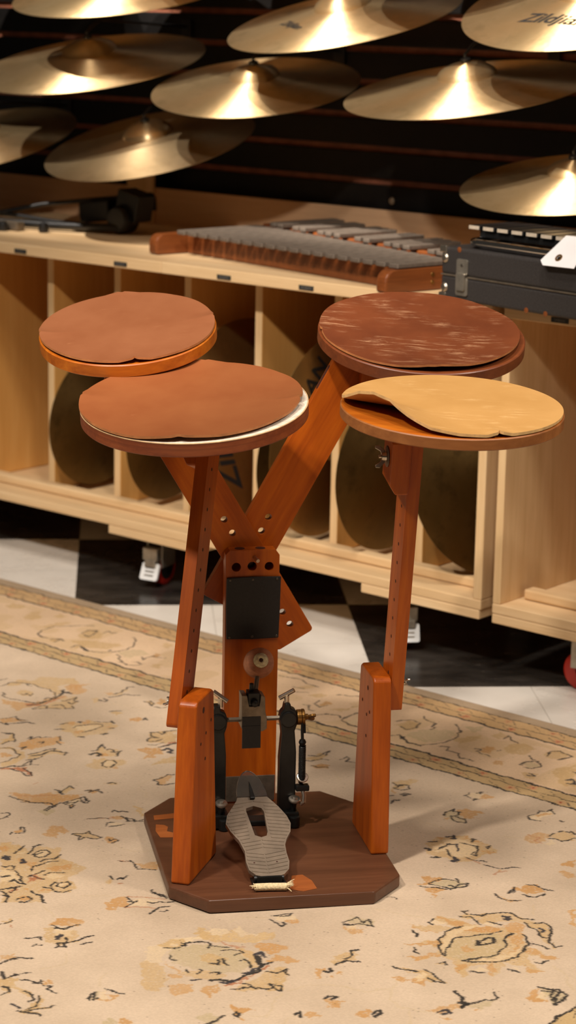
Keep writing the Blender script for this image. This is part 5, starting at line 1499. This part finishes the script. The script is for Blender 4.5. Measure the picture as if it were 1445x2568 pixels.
for k in range(21):
    s_ = -0.004 + k * 0.0082
    if 0.043 < s_ < 0.052: continue
    sl = 0.18 if s_ > 0.05 else -0.22
    for side in (-1, 1):
        for (t0, t1) in ((0.0, 0.5), (0.5, 1.0)):
            q = []
            for tt in (t0, t1):
                # chevron: walk from the centre line to the edge
                e = halfw(min(max(s_ - sl * 0.035 * tt, -0.009), 0.170)); xe = (e[0] + 0.0025) if side < 0 else (e[1] - 0.0025)
                xx = xc + (xe - xc) * (0.04 + 0.96 * tt); q.append((xx, s_ - sl * abs(xx - xc)))
            if 0.074 < s_ < 0.158 and t0 < 0.2:
                # keep clear of the slot
                xx = xc + side * 0.0165; q[0] = (xx, s_ - sl * 0.0165)
                if (q[1][0] - xx) * side < 0.001: continue
            (xa, sa), (xb, sb) = q
            if max(sa, sb) > 0.170 or min(sa, sb) < -0.0095: continue
            v = [bm.verts.new(p) for p in ((xa, 0.0002, sa), (xb, 0.0002, sb), (xb, 0.0002, sb + 0.0042), (xa, 0.0002, sa + 0.0042), (xa, -0.0011, sa + 0.0008), (xb, -0.0011, sb + 0.0008), (xb, -0.0011, sb + 0.0034), (xa, -0.0011, sa + 0.0034))]
            for f in ((4, 5, 6, 7), (0, 1, 5, 4), (1, 2, 6, 5), (2, 3, 7, 6), (3, 0, 4, 7), (0, 3, 2, 1)): bm.faces.new([v[i] for i in f])
fb = from_bm('footboard', bm, ped, ALU, FB, bev=0.0)
bm = bmesh.new()
for x in (-0.046, -0.011): add_lathe(bm, [(0, 0.0016), (0.0012, 0.0014), (0.0016, 0)], 12, T(x, -0.0002, 0.020 - 0.0) @ R(PI / 2, 'X'))
from_bm('rivet', bm, ped, HOLE, FB, True)
tipo = [(-0.051, 0.172)] + [(-0.0265 - 0.0240 * math.cos(t) * (1 - 0.12 * math.sin(t)), 0.177 + 0.052 * math.sin(t)) for t in [PI * k / 18 for k in range(19)]] + [(-0.002, 0.172)]
bm = bmesh.new(); add_plate(bm, tipo, [], -0.0015, 0.0022)
for v in bm.verts: v.co.y -= 0.006 * max(0, (v.co.z - 0.175) / 0.06) ** 1.4
tp = from_bm('toe_stop', bm, ped, CLEAR, FB, bev=0.001)
bm = bmesh.new(); add_plate(bm, [(-0.031, 0.165), (-0.023, 0.165), (-0.0245, 0.186), (-0.0275, 0.206), (-0.0295, 0.186)], [], -0.0050, -0.0016); from_bm('toe_clip', bm, ped, BLACKMETAL, FB, bev=0.0008)
# heel hinge and the rope wedged under it
bm = bmesh.new(); add_box(bm, -0.053, -0.001, -0.178, -0.150, BT + 0.0004, BT + 0.0045); add_tube(bm, [(-0.050, -0.168, 0.036), (-0.004, -0.169, 0.036)], 0.0055, 14); add_box(bm, -0.046, -0.008, -0.176, -0.160, 0.030, 0.042)
from_bm('heel_hinge', bm, ped, BLACKMETAL, None, bev=0.001)
bm = bmesh.new(); add_plate(bm, [(-0.040, -0.10), (-0.012, -0.10), (-0.012, 0.06), (-0.040, 0.06)], [], 0, 0.003); from_bm('pedal_base_plate', bm, ped, GREYMETAL, T(0, 0, BT + 0.0035) @ R(-PI / 2, 'X'))
rope = tag(tube('rope_end', [(-0.052, 0, 0), (-0.03, -0.0012, 0.0003), (-0.005, -0.0035, 0)], 0.0058, None, ROPE, 14, STAND @ T(0, -0.1935, BT + 0.0062)), 'short frayed length of pale cotton rope lying at the heel of the foot pedal', 'rope')
rr = random.Random(3)
for sx, x0, y0 in ((-1, -0.051, 0.0), (1, -0.006, -0.0035)):
    bm = bmesh.new()
    for k in range(16 if sx > 0 else 9):
        a = rr.uniform(-1.25, 1.25); L0 = rr.uniform(0.007, 0.017 if sx > 0 else 0.010); e = rr.uniform(-0.1, 0.9)
        p0 = Vector((x0, y0 + rr.uniform(-0.003, 0.003), rr.uniform(-0.003, 0.003)))
        d = Vector((sx * math.cos(a), math.sin(a), e * 0.6)); p1 = p0 + d * L0 * 0.6; p2 = p0 + d * L0 + Vector((0, 0, -0.0015))
        p1.z = max(p1.z, -0.0042); p2.z = max(p2.z, -0.0045)
        add_tube(bm, [p0, p1, p2], [0.0011, 0.0010, 0.0006], 6)
    f = from_bm('frayed_tuft', bm, rope, ROPE, None, True); f['kind'] = 'stuff'
